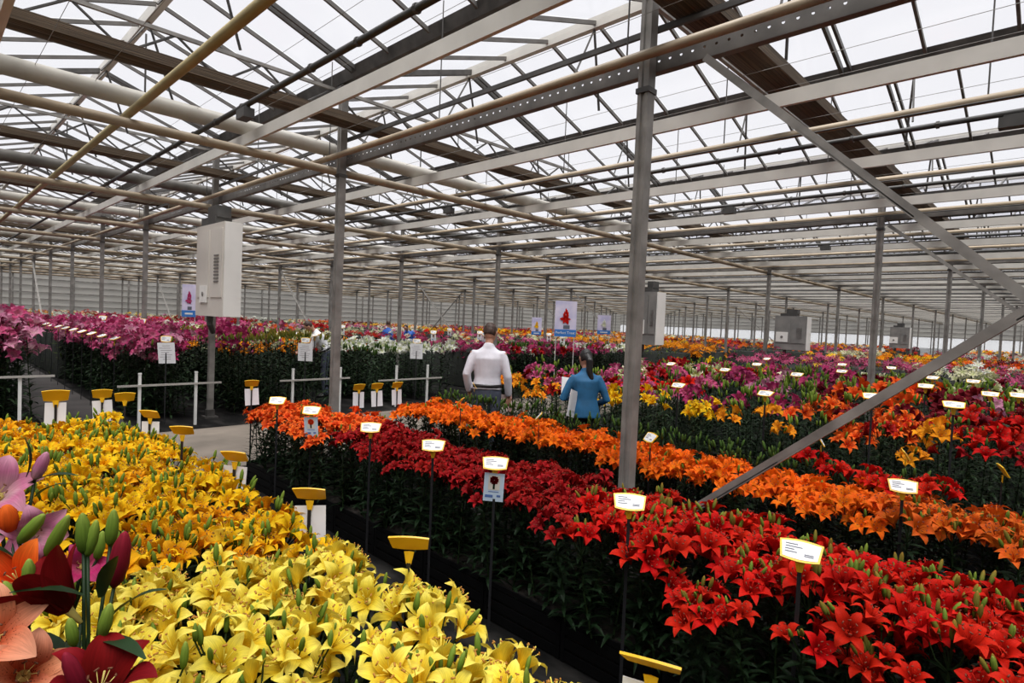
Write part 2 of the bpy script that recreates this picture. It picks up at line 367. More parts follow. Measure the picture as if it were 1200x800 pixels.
# ------------------------------------------------------------------ profiles, pipes and tubes along Y
PYL = SP*2/3
b = MB(); b.box((0,(YA+YB)/2,0), (.03, YB-YA, .1)); b.box((.02,(YA+YB)/2,.055), (.07, YB-YA, .012)); profm = b.mesh('screen_profile', MT['alu'])
tanp = pipe_mesh('grow_pipe', 'y', .032, MT['pipe_tan'], YA, YB, 10)
yelp = pipe_mesh('grow_pipe_yellow', 'y', .036, MT['pipe_yellow'], YA, YB, 12)
drkp = pipe_mesh('dark_tube', 'y', .023, MT['tube_dark'], YA, YB, 8)
thnp = pipe_mesh('thin_cable', 'y', .008, MT['tube_dark'], YA, YB, 5)
wirem = pipe_mesh('screen_wire', 'y', .0022, MT['steel'], YA, YB, 4)
b = MB(); b.box((0,0,-.075), (.09,.17,.08)); b.box((0,0,-.02), (.035,.12,.05)); lampm = b.mesh('lamp_box', MT['tube_dark'])
b = MB(); b.loft([(0,-.011,0),(0,.011,0)], [.031,.031], 8); clipm = b.mesh('clip', MT['steel_dark'])
for i in range(-1, 33):
    x = CX - .1 + PYL*i
    if i == -1: o = link('grow_pipe', yelp); o.location = (1.39, 0, CAMZ+1.75); tag(o, 'yellowed painted pipe running overhead along the yellow lily bed', 'pipe')
    else:
        o = link('grow_pipe', tanp); o.location = (x, 0, CAMZ+1.775)
        tag(o, 'tan painted overhead pipe running the length of the greenhouse', 'pipe', 'tan overhead pipes')
    xw = .38 if i == -1 else 2.43 + PYL*i*1.012
    if xw < 74:
        o = link('screen_profile', profm); o.location = (xw, 0, CAMZ+1.765); tag(o, 'flat off white aluminium profile running overhead between two pipes', 'profile', 'off white overhead profiles')
    xd = 1.98 if i == -1 else CX + .2 + PYL*i
    if i != 0:
        o = thing('irrigation_tube', 'dark grey overhead tube with clips running beside a tan pipe', 'tube', (xd, 0, CAMZ+1.735), 0, 'dark overhead tubes')
        link('tube', drkp, o)
        if i < 4:
            for y in np.arange(.3, 14, .62): link('clip', clipm, o, T((0, y, 0)))
        for y in ((5.2,) if i == -1 else (.45, 7.1) if i == 1 else (3.6,) if i in (2, 4) else ()): link('lamp_box', lampm, o, T((0, y, 0)))
    if 0 < i < 14:
        o = link('overhead_cable', thnp); o.location = (CX-.16+PYL*i, 0, CAMZ+1.74); tag(o, 'thin dark cable stretched between a pipe and a dark tube overhead', 'cable', 'thin overhead cables')
for i in range(40):
    o = link('screen_wire', wirem); o.location = (.3+.42*i, 0, CAMZ+1.98); tag(o, 'hair thin steel wire stretched under the glass roof', 'wire', 'screen wires under the roof')
# rails beside the perforated beams and the perforated beams themselves (one per column line)
def perforated(name, ya, yb):
    b = MB(); c = .08; n = int((yb-ya)/c); H = .105; r = .0095
    for q in range(n):
        y = ya + q*c; cy = y+c/2
        outer = [(y,-H/2),(cy,-H/2),(y+c,-H/2),(y+c,0),(y+c,H/2),(cy,H/2),(y,H/2),(y,0)]
        inner = [(cy+r*math.cos(R_(225+45*k)), .015+r*math.sin(R_(225+45*k))) for k in range(8)]
        b.add([(0,u,v) for u, v in outer]+[(0,u,v) for u, v in inner], [(k,(k+1)%8,8+(k+1)%8,8+k) for k in range(8)])
    yc = (ya+yb)/2
    b.box((.03,yc,-H/2), (.06,yb-ya,.005)).box((.03,yc,H/2), (.06,yb-ya,.005))
    return b.mesh(name, MT['bar_steel'])
pfm = perforated('web_plate', -6, 18)
b = MB(); b.box((0,(18+YB)/2,0), (.06,YB-18,.105)); solm = b.mesh('beam_length', MT['steel'])
b = MB(); b.box((0,(YA-6)/2,0), (.06,-6-YA,.105)); sol2 = b.mesh('beam_length', MT['steel'])
b = MB(); b.box((-.03,(YA+YB)/2,0), (.025,YB-YA,.03)); b.box((.04,(YA+YB)/2,.05), (.025,YB-YA,.03)); railm = b.mesh('rail_pair', MT['steel_dark'])
for i in range(0, 11):
    x = CX + PX*i
    t = thing('perforated_beam', 'grey steel beam with a row of round holes bolted across the columns', 'beam', (x+.045, 0, CAMZ+1.765), 0, 'perforated beams along the column lines')
    if i < 2: link('web_plate', pfm, t)
    else:
        b = MB(); b.box((0,6,0), (.06,24,.105)); link('beam_body', b.mesh('beam_body', MT['steel']), t)
    link('beam_length', solm, t); link('beam_length', sol2, t)
    o = link('upper_rail', railm); o.location = (x+.1, 0, CAMZ+2.0); tag(o, 'pair of narrow dark rails running above a perforated beam', 'rail', 'dark rails above the perforated beams')

# vent rods and hangers between roof and pipes
b = MB(); b.bar((0,0,0), (.28,.1,-.75), .014, 5); rodA = b.mesh('vent_rod', MT['steel_dark'])
b = MB(); b.bar((0,0,0), (-.45,-.1,-.7), .011, 5); rodB = b.mesh('vent_rod', MT['steel_dark'])
b = MB(); b.bar((0,0,0), (0,0,-1.1), .006, 5); rodC = b.mesh('vent_rod', MT['steel_dark'])
for k in range(0, 8):
    for j in range(0, 9):
        y = CY - 2.6 + 2.0*j + (k % 2)*.3
        if y < -.4: continue
        xr = gx(k)-SP/2
        for m_, dx in ((rodA, 0), (rodB, 0)):
            o = link('vent_rod', m_); o.location = (xr, y, ZR-.06); tag(o, 'dark push rod hanging from a roof ridge at a roof vent', 'rod', 'vent push rods')
        o = link('pipe_hanger', rodC); o.location = (CX-.1+PYL*k, y+.7, CAMZ+2.86); tag(o, 'thin vertical rod holding an overhead tan pipe', 'rod', 'thin pipe hangers')

# ------------------------------------------------------------------ diagonal braces
def brace(label, a, b_, w=.055, group=None, mat='steel'):
    a = Vector(a); b_ = Vector(b_); d = b_-a; L_ = d.length
    q = d.to_track_quat('Z', 'X').to_matrix().to_4x4()
    m = MB(); m.box((0,0,L_/2), (.012, w, L_)); m.box((.02, w/2-.006, L_/2), (.04, .012, L_))
    o = link('diagonal_brace', m.mesh('diagonal_brace', MT[mat])); o.matrix_world = T(a) @ q
    tag(o, label, 'brace', group)
brace('grey steel brace rising from the foot of a column across the red lilies', (CX-.062, CY-.06, .27), (CX-.062, -1.72, CAMZ+1.72), .06)
brace('grey steel brace falling from a column top to cross another brace', (CX+.025, CY-.4, CAMZ+1.68), (CX+.025, -1.70, .22), .06)
for (i, j, s) in ((1,-1,1),(0,6,1),(1,4,1),(2,4,1),(3,3,1),(4,5,1),(1,8,1),(3,6,-1),(5,2,1),(6,3,1)):
    x, y = CX+PX*i, CY+PY*j
    brace('thin steel brace leaning between two columns of the lily fields', (x-.065, y+.1 if s > 0 else y+PY-.1, .27), (x-.065, y+PY-.1 if s > 0 else y+.1, CAMZ+1.6), .045, 'column braces in the fields')

# ------------------------------------------------------------------ heater cabinets hanging beside columns
def heater(x, y, label, z1=3.12, l=1.15, w=.34, z0=1.68, body='heater', side='heater_side'):
    t = thing('heater_cabinet', label, 'heater', (x, y, 0))
    hk = (z1-z0)/1.44
    b = MB(); b.box((0,0,(z0+z1)/2), (w, l, z1-z0)); link('cabinet', b.mesh('cabinet', MT[body]), t)
    b = MB(); b.box((0,-l/2-.008,(z0+z1)/2), (w-.01,.016,z1-z0-.01)); link('side_panel', b.mesh('side_panel', MT[side]), t)
    for q, (yy, ww) in enumerate(((-.3,.45),(.25,.5))):
        b = MB(); b.box((-w/2-.006, yy*l/1.15, z1-.62*hk), (.012, ww*l/1.15, 1.05*hk)); link('front_panel', b.mesh('front_panel', MT[body]), t)
    b = MB()
    for q in range(9): b.box((-w/2-.016, -.28*l, z1-(.5+q*.05)*hk), (.012,.16*l,.02))
    link('vent_slots', b.mesh('vent_slots', MT['heater_dark']), t)
    b = MB(); b.box((-w/2-.014, .2, z0+.33), (.014,.3,.26)); link('label_plate', b.mesh('label_plate', MT['heater_side']), t)
    b = MB(); b.loft([(-w/2-.02,.2,z0+.33),(-w/2-.03,.2,z0+.33)], [.035,.035], 10); link('dial', b.mesh('dial', MT['heater_dark']), t)
    b = MB(); b.box((0,.1*l,z1+.06*hk), (.24,.5*l,.12*hk)); b.box((0,.0,z1+.2*hk), (.2,.34*l,.18*hk)); link('fan_housing', b.mesh('fan_housing', MT['tube_dark']), t)
    b = MB(); b.loft([(-.05,.15,z0),(-.05,.15,z0-.12),(.05,.3,z0-.25)], [.05,.045,.04], 8); link('duct', b.mesh('duct', MT['tube_dark']), t)
    return t
HT = heater(3.245, 9.405, 'cream heater cabinet with white side hanging beside the pink lilies', 3.05, 1.15, .25)
b = MB(); b.box((.12, .66, 2.9), (.3, .035, .05)); b.box((.0, .6, 2.9), (.06, .16, .05)); link('mounting_arm', b.mesh('mounting_arm', MT['steel_dark']), HT)
b = MB(); b.box((.12, .66, 1.85), (.3, .035, .05)); b.box((.0, .6, 1.85), (.06, .16, .05)); link('mounting_arm', b.mesh('mounting_arm', MT['steel_dark']), HT)
heater(CX+PX-.24, 6.18-.42, 'grey heater cabinet hanging on a column beyond the woman in blue', 2.45, .36, .3, 1.47, 'heater_grey')
heater(CX+2*PX-.2, 6.18-.75, 'grey heater cabinet on a column above the purple lilies', 2.24, .8, .3, 1.36, 'heater_grey')
heater(CX+4*PX-.2, 6.18-.75, 'small grey heater cabinet above the orange lilies by the bright wall', 2.24, .7, .3, 1.36, 'heater_grey')

# ------------------------------------------------------------------ people
def bake(name, mb, mats, vox, parent, smooth_it=6):
    me = mb.mesh(name+'_raw', mats); o = link(name+'_raw', me)
    m = o.modifiers.new('r', 'REMESH'); m.mode = 'VOXEL'; m.voxel_size = vox
    s2 = o.modifiers.new('s', 'SMOOTH'); s2.iterations = smooth_it; s2.factor = .5
    dg = bpy.context.evaluated_depsgraph_get(); me2 = bpy.data.meshes.new_from_object(o.evaluated_get(dg)); me2.name = name
    bpy.data.objects.remove(o)
    me2.materials.clear(); me2.materials.append(mats if not isinstance(mats, list) else mats[0])
    me2.polygons.foreach_set('use_smooth', [True]*len(me2.polygons))
    return link(name, me2, parent)
skin = simple('skin', (.46, .235, .155), .5, 0, noise=.06, nscale=20)
hair_br = simple('brown_hair', (.045, .020, .012), .55, 0, noise=.5, nscale=60, stretch=(1,1,.2), bump=.4)
hair_bk = simple('black_hair', (.008, .006, .006), .45, 0, noise=.5, nscale=60, stretch=(1,1,.15), bump=.4)
shirt_w = simple('pale_lilac_shirt', (.66, .645, .70), .8, 0, noise=.05, nscale=9, bump=.25)
shirt_b = simple('teal_blue_blouse', (.010, .105, .235), .7, 0, noise=.2, nscale=9, bump=.3)
shirt_b2 = simple('royal_blue_top', (.02, .10, .42), .7, 0, noise=.1)
trous_n = simple('slate_trousers', (.062, .072, .105), .8, 0, noise=.15, nscale=12, bump=.2)
trous_k = simple('black_trousers', (.008, .008, .010), .8, 0, noise=.2)
leather = simple('black_leather', (.012, .010, .010), .4)
paper = simple('white_paper', (.78, .77, .78), .6, 0, noise=.02)
booklet_m = simple('magazine_cover', (.55, .22, .18), .5, 0, nscale=9, c2=(.78, .74, .7), noise=.3)
def fingers(b, wrist, direc, palm_n, sc=1., curl=.5):
    """palm with four fingers of unequal length and a thumb"""
    d = Vector(direc).normalized(); n = Vector(palm_n); n = (n-d*n.dot(d)).normalized(); s = d.cross(n)
    w = Vector(wrist)
    b.loft([w, w+d*.045*sc, w+d*.09*sc], [(.026*sc,.017*sc),(.040*sc,.017*sc),(.038*sc,.014*sc)], 8, side=s)
    for k, L_ in enumerate((.068, .078, .073, .058)):
        p0 = w+d*.082*sc+s*(.030-.020*k)*sc
        p1 = p0+(d+n*curl*.3)*L_*.45*sc; p2 = p1+(d*.6+n*curl)*L_*.35*sc; p3 = p2+(d*.2+n*curl*1.4)*L_*.25*sc
        b.loft([p0,p1,p2,p3], [.0095*sc,.009*sc,.0082*sc,.0065*sc], 6)
    t0 = w+d*.025*sc+s*.03*sc; b.loft([t0, t0+(d*.5+s*.7+n*.3)*.035*sc, t0+(d*1.2+s*.75+n*.6)*.05*sc], [.013*sc,.011*sc,.008*sc], 6)
def person(label, loc, rotz, H, P, female=False, vox=.011, group=None):
    """P: dict of joint positions for a 1.78 m figure, facing +Y; scaled to H"""
    t = thing('person', label, 'person', loc, rotz, group); k = H/1.78
    V = {a: Vector(q)*k for a, q in P.items() if not a.startswith('_')}
    lean = V['neck']-V['pelvis']; ch = V['pelvis']+lean*.72; wa = V['pelvis']+lean*.28
    sw = .92 if female else 1.; fx = Vector(P.get('_side', (1,0,0)))
    hd = V['head']; up = (hd-V['neck']).normalized(); look = Vector(P.get('_look', (0,1,0))); look = (look-up*look.dot(up)).normalized(); hs = look.cross(up)
    # body, one continuous surface
    b = MB()
    b.loft([V['pelvis']-Vector((0,0,.06))*k, V['pelvis'], wa, ch, V['neck']-lean.normalized()*.06*k, V['neck']], [(.13*k,.095*k),(.155*k,.11*k),(.125*k*sw,.09*k),(.16*k*sw,.105*k),(.12*k*sw,.07*k),(.055*k,.05*k)], 14, side=fx)
    b.loft([V['neck']-up*.03*k, V['neck']+up*.06*k, hd-up*.05*k], [.052*k,.05*k,.055*k], 10)
    b.loft([hd-up*.115*k+look*.035*k, hd-up*.095*k+look*.025*k, hd-up*.05*k+look*.01*k, hd, hd+up*.05*k, hd+up*.085*k, hd+up*.105*k], [(.028*k,.03*k),(.05*k,.055*k),(.066*k,.082*k),(.074*k,.094*k),(.070*k,.090*k),(.050*k,.065*k),(.015*k,.02*k)], 14, side=hs)
    b.loft([hd+look*.085*k+up*.01*k, hd+look*.112*k-up*.025*k, hd+look*.09*k-up*.035*k], [.010*k,.014*k,.012*k], 6)      # nose
    for s_ in (-1, 1): b.loft([hd+hs*s_*.072*k-up*.035*k, hd+hs*s_*.082*k, hd+hs*s_*.075*k+up*.025*k], [(.012*k,.007*k),(.02*k,.009*k),(.012*k,.006*k)], 6, side=look)
    b.loft([hd+look*.085*k-up*.062*k-hs*.025*k, hd+look*.092*k-up*.062*k, hd+look*.085*k-up*.062*k+hs*.025*k], [.008*k]*3, 6)   # lips
    for s_ in 'LR':
        sh, el, wr = V['sh'+s_], V['el'+s_], V['wr'+s_]
        b.loft([sh+(ch-sh)*.25, sh, (sh+el)/2, el, (el+wr)/2, wr], [.055*k*sw,.056*k*sw,.045*k*sw,.038*k*sw,.036*k*sw,.025*k*sw], 10)
        fingers(b, wr, wr-el if not P.get('_hd'+s_) else P['_hd'+s_], P.get('_pn'+s_, (0,1,0)), k*(.92 if female else 1), .7)
        hp, kn, an = V['hip'+s_], V['kn'+s_], V['an'+s_]
        b.loft([hp+Vector((0,0,.06))*k, hp, (hp+kn)/2, kn, kn+(an-kn)*.35, an, an-Vector((0,0,.03))*k], [.08*k,.083*k,.07*k,.053*k,.052*k,.036*k,.036*k], 10)
        b.loft([an+Vector((0,-.05,-.05))*k, an+Vector((0,.08,-.055))*k, an+Vector((0,.16,-.06))*k], [.033*k,.035*k,.022*k], 8)
    bake('body', b, skin, vox*.62, t, 4)
    # shirt
    b = MB(); g = 1.10 if not female else 1.10
    ln = lean.normalized(); b.loft([V['pelvis']-ln*(.0 if not female else .10)*k, V['pelvis']+lean*.06, wa, ch, V['neck']-ln*.11*k, V['neck']-ln*.065*k, V['neck']-ln*.03*k, V['neck']+ln*.01*k], [(.168*k*g*(1.08 if female else 1),.122*k*g),(.16*k*g,.118*k*g),(.146*k*g*sw,.108*k*g),(.178*k*g*sw,.118*k*g),(.180*k*g*sw,.10*k*g),(.150*k*g*sw,.082*k*g),(.098*k*g*sw,.066*k*g),(.060*k,.056*k)], 18, side=fx)
    b.loft([V['neck']-up*.03*k, V['neck']+up*.035*k], [(.070*k,.068*k),(.066*k,.062*k)], 12)
    for s_ in 'LR':
        sh, el, wr = V['sh'+s_], V['el'+s_], V['wr'+s_]; c_ = P.get('_cuff', .96)
        b.loft([sh+(ch-sh)*.35, sh+(ch-sh)*.02, sh*.72+el*.28, (sh+el)/2, el, (el+wr)/2, el+(wr-el)*c_], [.066*k*sw,.062*k*sw,.062*k*sw,.059*k*sw,.053*k*sw,.050*k*sw,.042*k*sw], 12)
    bake('shirt', b, P['_shirt'], vox, t, 9)
    # trousers
    b = MB()
    b.loft([V['pelvis']-Vector((0,0,.10))*k, V['pelvis'], V['pelvis']+lean*.09], [(.158*k,.12*k),(.164*k,.12*k),(.152*k,.11*k)], 16, side=fx)
    for s_ in 'LR':
        hp, kn, an = V['hip'+s_], V['kn'+s_], V['an'+s_]
        b.loft([hp+Vector((0,0,.07))*k, hp, (hp+kn)/2, kn, kn+(an-kn)*.4, an+Vector((0,0,-.03))*k], [.085*k,.09*k,.084*k,.072*k,.066*k,.062*k], 12)
    bake('trousers', b, P['_trousers'], vox, t, 5)
    if not female:
        b = MB(); pb = V['pelvis']+lean*.085; b.loft([pb-lean.normalized()*.02*k, pb+lean.normalized()*.02*k], [(.18*k,.132*k),(.178*k,.13*k)], 20, side=fx); link('belt', b.mesh('belt', leather, True), t)
    # hair
    b = MB()
    b.loft([hd-up*.045*k-look*.03*k, hd-look*.022*k, hd+up*.055*k-look*.016*k, hd+up*.098*k-look*.01*k, hd+up*.12*k], [(.068*k,.070*k),(.083*k,.083*k),(.080*k,.086*k),(.055*k,.066*k),(.012*k,.014*k)], 14, side=hs)
    if female:
        bk = hd-look*.075*k
        b.loft([bk+up*.01*k, bk-look*.035*k-up*.05*k, V['neck']-look*.085*k-up*.02*k, V['neck']-look*.105*k-Vector((-.02,0,.12))*k, V['neck']-look*.1*k-Vector((-.03,0,.2))*k], [.04*k,.046*k,.042*k,.034*k,.012*k], 10)
    bake('hair', b, P['_hair'], vox*.8, t, 2)
    for s_ in 'LR':
        an = V['an'+s_]; b = MB()
        b.loft([an+Vector((0,-.075,-.045))*k, an+Vector((0,0,-.04))*k, an+Vector((0,.1,-.055))*k, an+Vector((0,.185,-.062))*k], [(.034*k,.038*k),(.042*k,.044*k),(.045*k,.030*k),(.026*k,.02*k)], 10, side=(1,0,0))
        link('shoe', b.mesh('shoe', leather, True), t)
    for s_ in (-1, 1):
        b = MB(); e_ = hd+look*.082*k+up*.005*k+hs*s_*.032*k; b.loft([e_-hs*.012*k, e_, e_+hs*.012*k], [.004*k,.010*k,.004*k], 6); link('eye', b.mesh('eye', leather), t)
    return t
stand = dict(pelvis=(0,0,.97), neck=(0,.02,1.49), head=(0,.05,1.66), hipL=(-.09,0,.92), hipR=(.09,0,.92), knL=(-.10,.02,.50), knR=(.10,.02,.50), anL=(-.11,-.02,.09), anR=(.11,-.02,.09),
    shL=(-.172,0,1.395), shR=(.172,0,1.395), elL=(-.235,-.03,1.14), elR=(.235,-.02,1.14), wrL=(-.235,.10,.92), wrR=(.25,.05,.90))
man = dict(stand); man.update(head=(.012,.075,1.655), _look=(.35,1,-.25), elL=(-.25,-.05,1.15), wrL=(-.215,.03,.93), elR=(.245,-.03,1.13), wrR=(.265,.03,.885), _hdR=(.05,.1,-1), _pnR=(-.6,.8,0), _pnL=(.6,.8,0), _shirt=shirt_w, _trousers=trous_n, _hair=hair_br)
person('man seen from behind in a pale shirt, slate trousers and black belt', (4.86, 5.10, 0), R_(44-90), 1.77, man)
rt = Vector((math.sin(R_(44)), -math.cos(R_(44)), 0)); fw = Vector((math.cos(R_(44)), math.sin(R_(44)), 0))
hp_ = Vector((4.86, 5.10, .80)) + rt*.235 + fw*.05
b = MB(); b.box((0,0,0), (.008,.15,.21)); b.box((-.005,0,.0), (.003,.145,.2)); o = link('booklet', b.mesh('booklet', booklet_m)); o.location = hp_; o.rotation_euler = (0, R_(8), R_(60)); tag(o, 'small booklet held low in the right hand of the man in the pale shirt', 'booklet')
wom = dict(stand); wom.update(pelvis=(0,0,.96), neck=(0,.07,1.46), head=(-.01,.115,1.615), _look=(-.35,1,-.45), shL=(-.165,.05,1.365), shR=(.165,.05,1.365), elL=(-.29,.02,1.10), wrL=(-.17,.27,1.10), elR=(.27,.0,1.10), wrR=(.19,.22,1.02), _pnL=(.6,.3,.6), _pnR=(-.6,.3,.6), _shirt=shirt_b, _trousers=trous_k, _hair=hair_bk, _cuff=.95)
WL = (5.24, 3.90, 0); wr_ = R_(47-90)
person('woman seen from behind in a blue blouse with a black ponytail holding papers', WL, wr_, 1.56, wom, True, vox=.010)
def onperson(L, rz, p): return Vector(L) + Matrix.Rotation(rz, 3, 'Z') @ Vector(p)
b = MB(); b.box((0,0,0), (.21,.006,.29)); b.box((0,-.0045,.02), (.15,.003,.2)); o = link('clipboard_papers', b.mesh('clipboard_papers', paper)); o.location = onperson(WL, wr_, (-.165,-.125,.93)); o.rotation_euler = (R_(2), R_(14), wr_+R_(58)); tag(o, 'white clipboard of papers tucked under the arm of the woman in blue', 'clipboard')
b = MB(); b.box((0,0,0), (.13,.012,.2)); o = link('magazine', b.mesh('magazine', paper)); o.location = onperson(WL, wr_, (-.17,.36,1.07)); o.rotation_euler = (R_(-15), R_(8), wr_+R_(20)); tag(o, 'open white brochure held up in front of the woman in blue', 'brochure')
far = dict(stand); far.update(neck=(0,.22,1.40), head=(0,.36,1.50), _look=(0,1,-.8), shL=(-.18,.18,1.33), shR=(.18,.18,1.33), elL=(-.22,.30,1.06), wrL=(-.12,.48,.98), elR=(.22,.30,1.06), wrR=(.12,.48,.98), _shirt=simple('white_shirt', (.78,.78,.8), .8), _trousers=trous_n, _hair=hair_br, _cuff=.5)
person('dark haired person in a white shirt bending over the olive budded lilies', (6.2, 11.55, 0), R_(155-90), 1.78, far, vox=.016)
blue = dict(stand); blue.update(_shirt=shirt_b2, _trousers=trous_k, _hair=hair_br)
person('person in a royal blue top standing beside the crimson lilies', (11.8, 17.6, 0), R_(20-90), 1.62, blue, vox=.02)
b2 = dict(stand); b2.update(neck=(0,.15,1.40), head=(0,.25,1.53), _look=(0,1,-.4), _shirt=shirt_b2, _trousers=trous_n, _hair=hair_bk)
person('person in blue stooping over the white lilies', (12.6, 17.4, 0), R_(200-90), 1.62, b2, vox=.02)

# ------------------------------------------------------------------ lily pieces
def tepal(b, M, R, H, W, seg=5, mi=0, rc=2.3, cup=.25, jit=None, thick=0.):
    """one petal growing along +X from the throat, opening towards +Z"""
    vs_ = []; uv = []; fs = []
    for i in range(seg+1):
        t = i/seg
        r = R*(.10+.90*t**1.12); z = H*math.sin(rc*t)
        w = W*(max(math.sin(PI*min(1, (.13+.87*t)**.85)), 0)**.75)
        if i == seg: w = W*.04
        zz = z + (jit.uniform(-1, 1)*.03*R if jit and i > 1 else 0)
        cz = cup*w
        for q in (-1, -.5, 0, .5, 1):
            vs_.append((r, q*w, zz + cz*(q*q) - (.1*w if q == 0 else 0))); uv.append((t, q*.5+.5))
    for i in range(seg):
        for k in range(4): fs.append((i*5+k, (i+1)*5+k, (i+1)*5+k+1, i*5+k+1))
    b.add(vs_, fs, mi, M, uv)
def stamens(b, M, R, H, ma, mf):
    for k in range(6):
        a = PI/3*k+.5; c, s_ = math.cos(a), math.sin(a)
        p1 = (R*.30*c, R*.30*s_, H*1.25)
        b.loft([(0,0,.1*H), (R*.12*c, R*.12*s_, H*.8), p1], [R*.014]*3, 3, mf, M)
        b.loft([(p1[0]-R*.06*s_, p1[1]+R*.06*c, p1[2]), (p1[0]+R*.06*s_, p1[1]-R*.06*c, p1[2]+.004)], [R*.03]*2, 4, ma, M)
    b.loft([(0,0,.1*H), (R*.04,0,H*1.5)], [R*.022, R*.03], 4, mf, M)
def bloom_into(b, M, R, mi=0, ma=1, mf=2, seg=4, seed=0, rc=2.3, Hk=.62, stam=True):
    jt = random.Random(seed)
    H = R*Hk
    for k in range(6):
        wide = k % 2
        Mk = M @ Rz(PI/3*k + jt.uniform(-.12, .12)) @ Ry(jt.uniform(-.16, .12)) @ T((0, 0, -.004*(1-wide)))
        tepal(b, Mk, R*jt.uniform(.92, 1.06), H, R*(.30 if wide else .23), seg, mi, rc+jt.uniform(-.25, .3), .25, jt)
    b.loft([(0,0,-R*.32), (0,0,-R*.05), (0,0,R*.1)], [R*.05, R*.10, R*.16], 6, mi, M)
    if stam: stamens(b, M, R, H, ma, mf)
def bloom_mesh(name, pm, R, seed, seg=5, rc=2.3, Hk=.62):
    b = MB(); bloom_into(b, Matrix.Identity(4), R, seg=seg, seed=seed, rc=rc, Hk=Hk); return b.mesh(name, [pm, MT['anther'] if 'golden' in name else MT['anther_pale'] if 'lemon' in name or 'yellow' in name else MT['anther_dim'], pm], True)
def bud_into(b, M, L_, mi=0, n=6, fat=.15):
    b.loft([(0,0,0),(0,0,L_*.12),(0,0,L_*.4),(0,0,L_*.75),(0,0,L_*.95),(0,0,L_)], [L_*.04,L_*fat*.75,L_*fat,L_*fat*.85,L_*fat*.4,L_*.02], n, mi, M)
def bud_mesh(name, mat, L_): 
    b = MB(); bud_into(b, Matrix.Identity(4), L_, 0, 7); return b.mesh(name, mat, True)
def leaf_into(b, M, L_, W, mi=0, droop=.5, seg=3):
    vs_ = []; fs = []; uv = []
    for i in range(seg+1):
        t = i/seg; x = L_*t*(1-.12*t*droop); z = L_*(.45*t - droop*t*t*.75); w = W*math.sin(PI*min(.97, .1+.9*t))**.8
        vs_ += [(x, -w, z+w*.25), (x, 0, z), (x, w, z+w*.25)]; uv += [(t,0),(t,.5),(t,1)]
    for i in range(seg):
        for k in range(2): fs.append((i*3+k, (i+1)*3+k, (i+1)*3+k+1, i*3+k+1))
    b.add(vs_, fs, mi, M, uv)
def stalk_into(b, H, rnd, nleaf=22, L_=.11, W=.012, mi_s=0, mi_l=1, lo=.03):
    b.loft([(0,0,0), (rnd.uniform(-.01,.01), rnd.uniform(-.01,.01), H*.5), (0,0,H)], [.006,.005,.004], 5, mi_s)
    for q in range(nleaf):
        z = H*(lo+(.97-lo)*q/nleaf)
        leaf_into(b, T((0,0,z)) @ Rz(q*2.4+rnd.uniform(-.3,.3)) @ Ry(rnd.uniform(-.35,.2)), L_*rnd.uniform(.75,1.15)*(1-.35*q/nleaf), W*rnd.uniform(.8,1.2), mi_l, rnd.uniform(.3,.9))
def cluster(rnd, nb, nbud, H, R, spread, zs=.03, tilt=(15, 55), budr=.05, budup=.02):
    bl = []; bd = []; a0 = rnd.uniform(0, 6.28)
    for i in range(nb):
        a = a0+2*PI*i/max(nb,1)+rnd.uniform(-.35,.35); r = spread*rnd.uniform(.6,1.1) if nb > 1 else .01
        p = Vector((r*math.cos(a), r*math.sin(a), H+rnd.uniform(-zs, zs*.7)))
        bl.append((p, T(p) @ Rz(a) @ Ry(R_(rnd.uniform(*tilt))) @ Rz(rnd.uniform(0,1)) @ S(rnd.uniform(.88,1.1))))
    for i in range(nbud):
        a = rnd.uniform(0, 6.28); r = budr*rnd.uniform(.2,1.1)
        p = Vector((r*math.cos(a), r*math.sin(a), H+rnd.uniform(-.03,.02)+budup))
        bd.append((p, T(p) @ Rz(a) @ Ry(R_(rnd.uniform(0,28))) @ S(rnd.uniform(.75,1.2))))
    return bl, bd
CULT = {}
def cultivar(key, pet, H, nb, nbud, R, bud='bud_green', spread=.062, leaf='leaf', rc=2.3, Hk=.62, zs=.03, tilt=(15,55), budL=.055, nleaf=38, nt=5, leafL=.13, budr=.05, budup=.02):
    rnd = random.Random(hash(key) % 1000 if False else sum(map(ord, key)))
    blooms = [bloom_mesh('bloom_'+key, PET[pet], R, 31*q+len(key), 5, rc, Hk) for q in range(4)] if nb[1] else []
    budm = [bud_mesh('bud_'+key, MT[bud], budL), bud_mesh('bud_'+key, MT['bud_green' if bud == 'bud_olive' else bud], budL*.9)]
    tp = []
    for q in range(nt):
        bl, bd = cluster(rnd, rnd.randint(*nb), rnd.randint(*nbud), H, R, spread, zs, tilt, budr, budup)
        b = MB(); stalk_into(b, H-.07, rnd, nleaf, leafL)
        for p, M in bl: b.loft([(0,0,H-.1), (p.x*.6, p.y*.6, H-.06), M @ Vector((0,0,-R*.3))], [.0028]*3, 4, 0)
        for p, M in bd: b.loft([(0,0,H-.09), tuple(p)], [.0024]*2, 4, 0)
        tp.append((b.mesh('stalk_'+key, [MT['stem'], MT[leaf]]), [(rnd.choice(blooms), M) for p, M in bl], [M for p, M in bd]))
    CULT[key] = (tp, budm)
def lily(key, x, y, z, label, group, sc=1., tx=0, ty=0):
    tp, budm = CULT[key]; st, bl, bd = random.choice(tp)
    r = link(KN[key], None); r.empty_display_size = .05
    r.location = (x, y, z); r.rotation_euler = (tx+random.gauss(0,.05), ty+random.gauss(0,.05), random.uniform(0, 6.28)); r.scale = (sc, sc, sc)
    r['label'] = label; r['category'] = 'lily'; r['group'] = group
    link('stalk', st, r)
    for m, M in bl: link('bloom', m, r, M)
    for M in bd: link('bud', random.choice(budm), r, M)
    return r
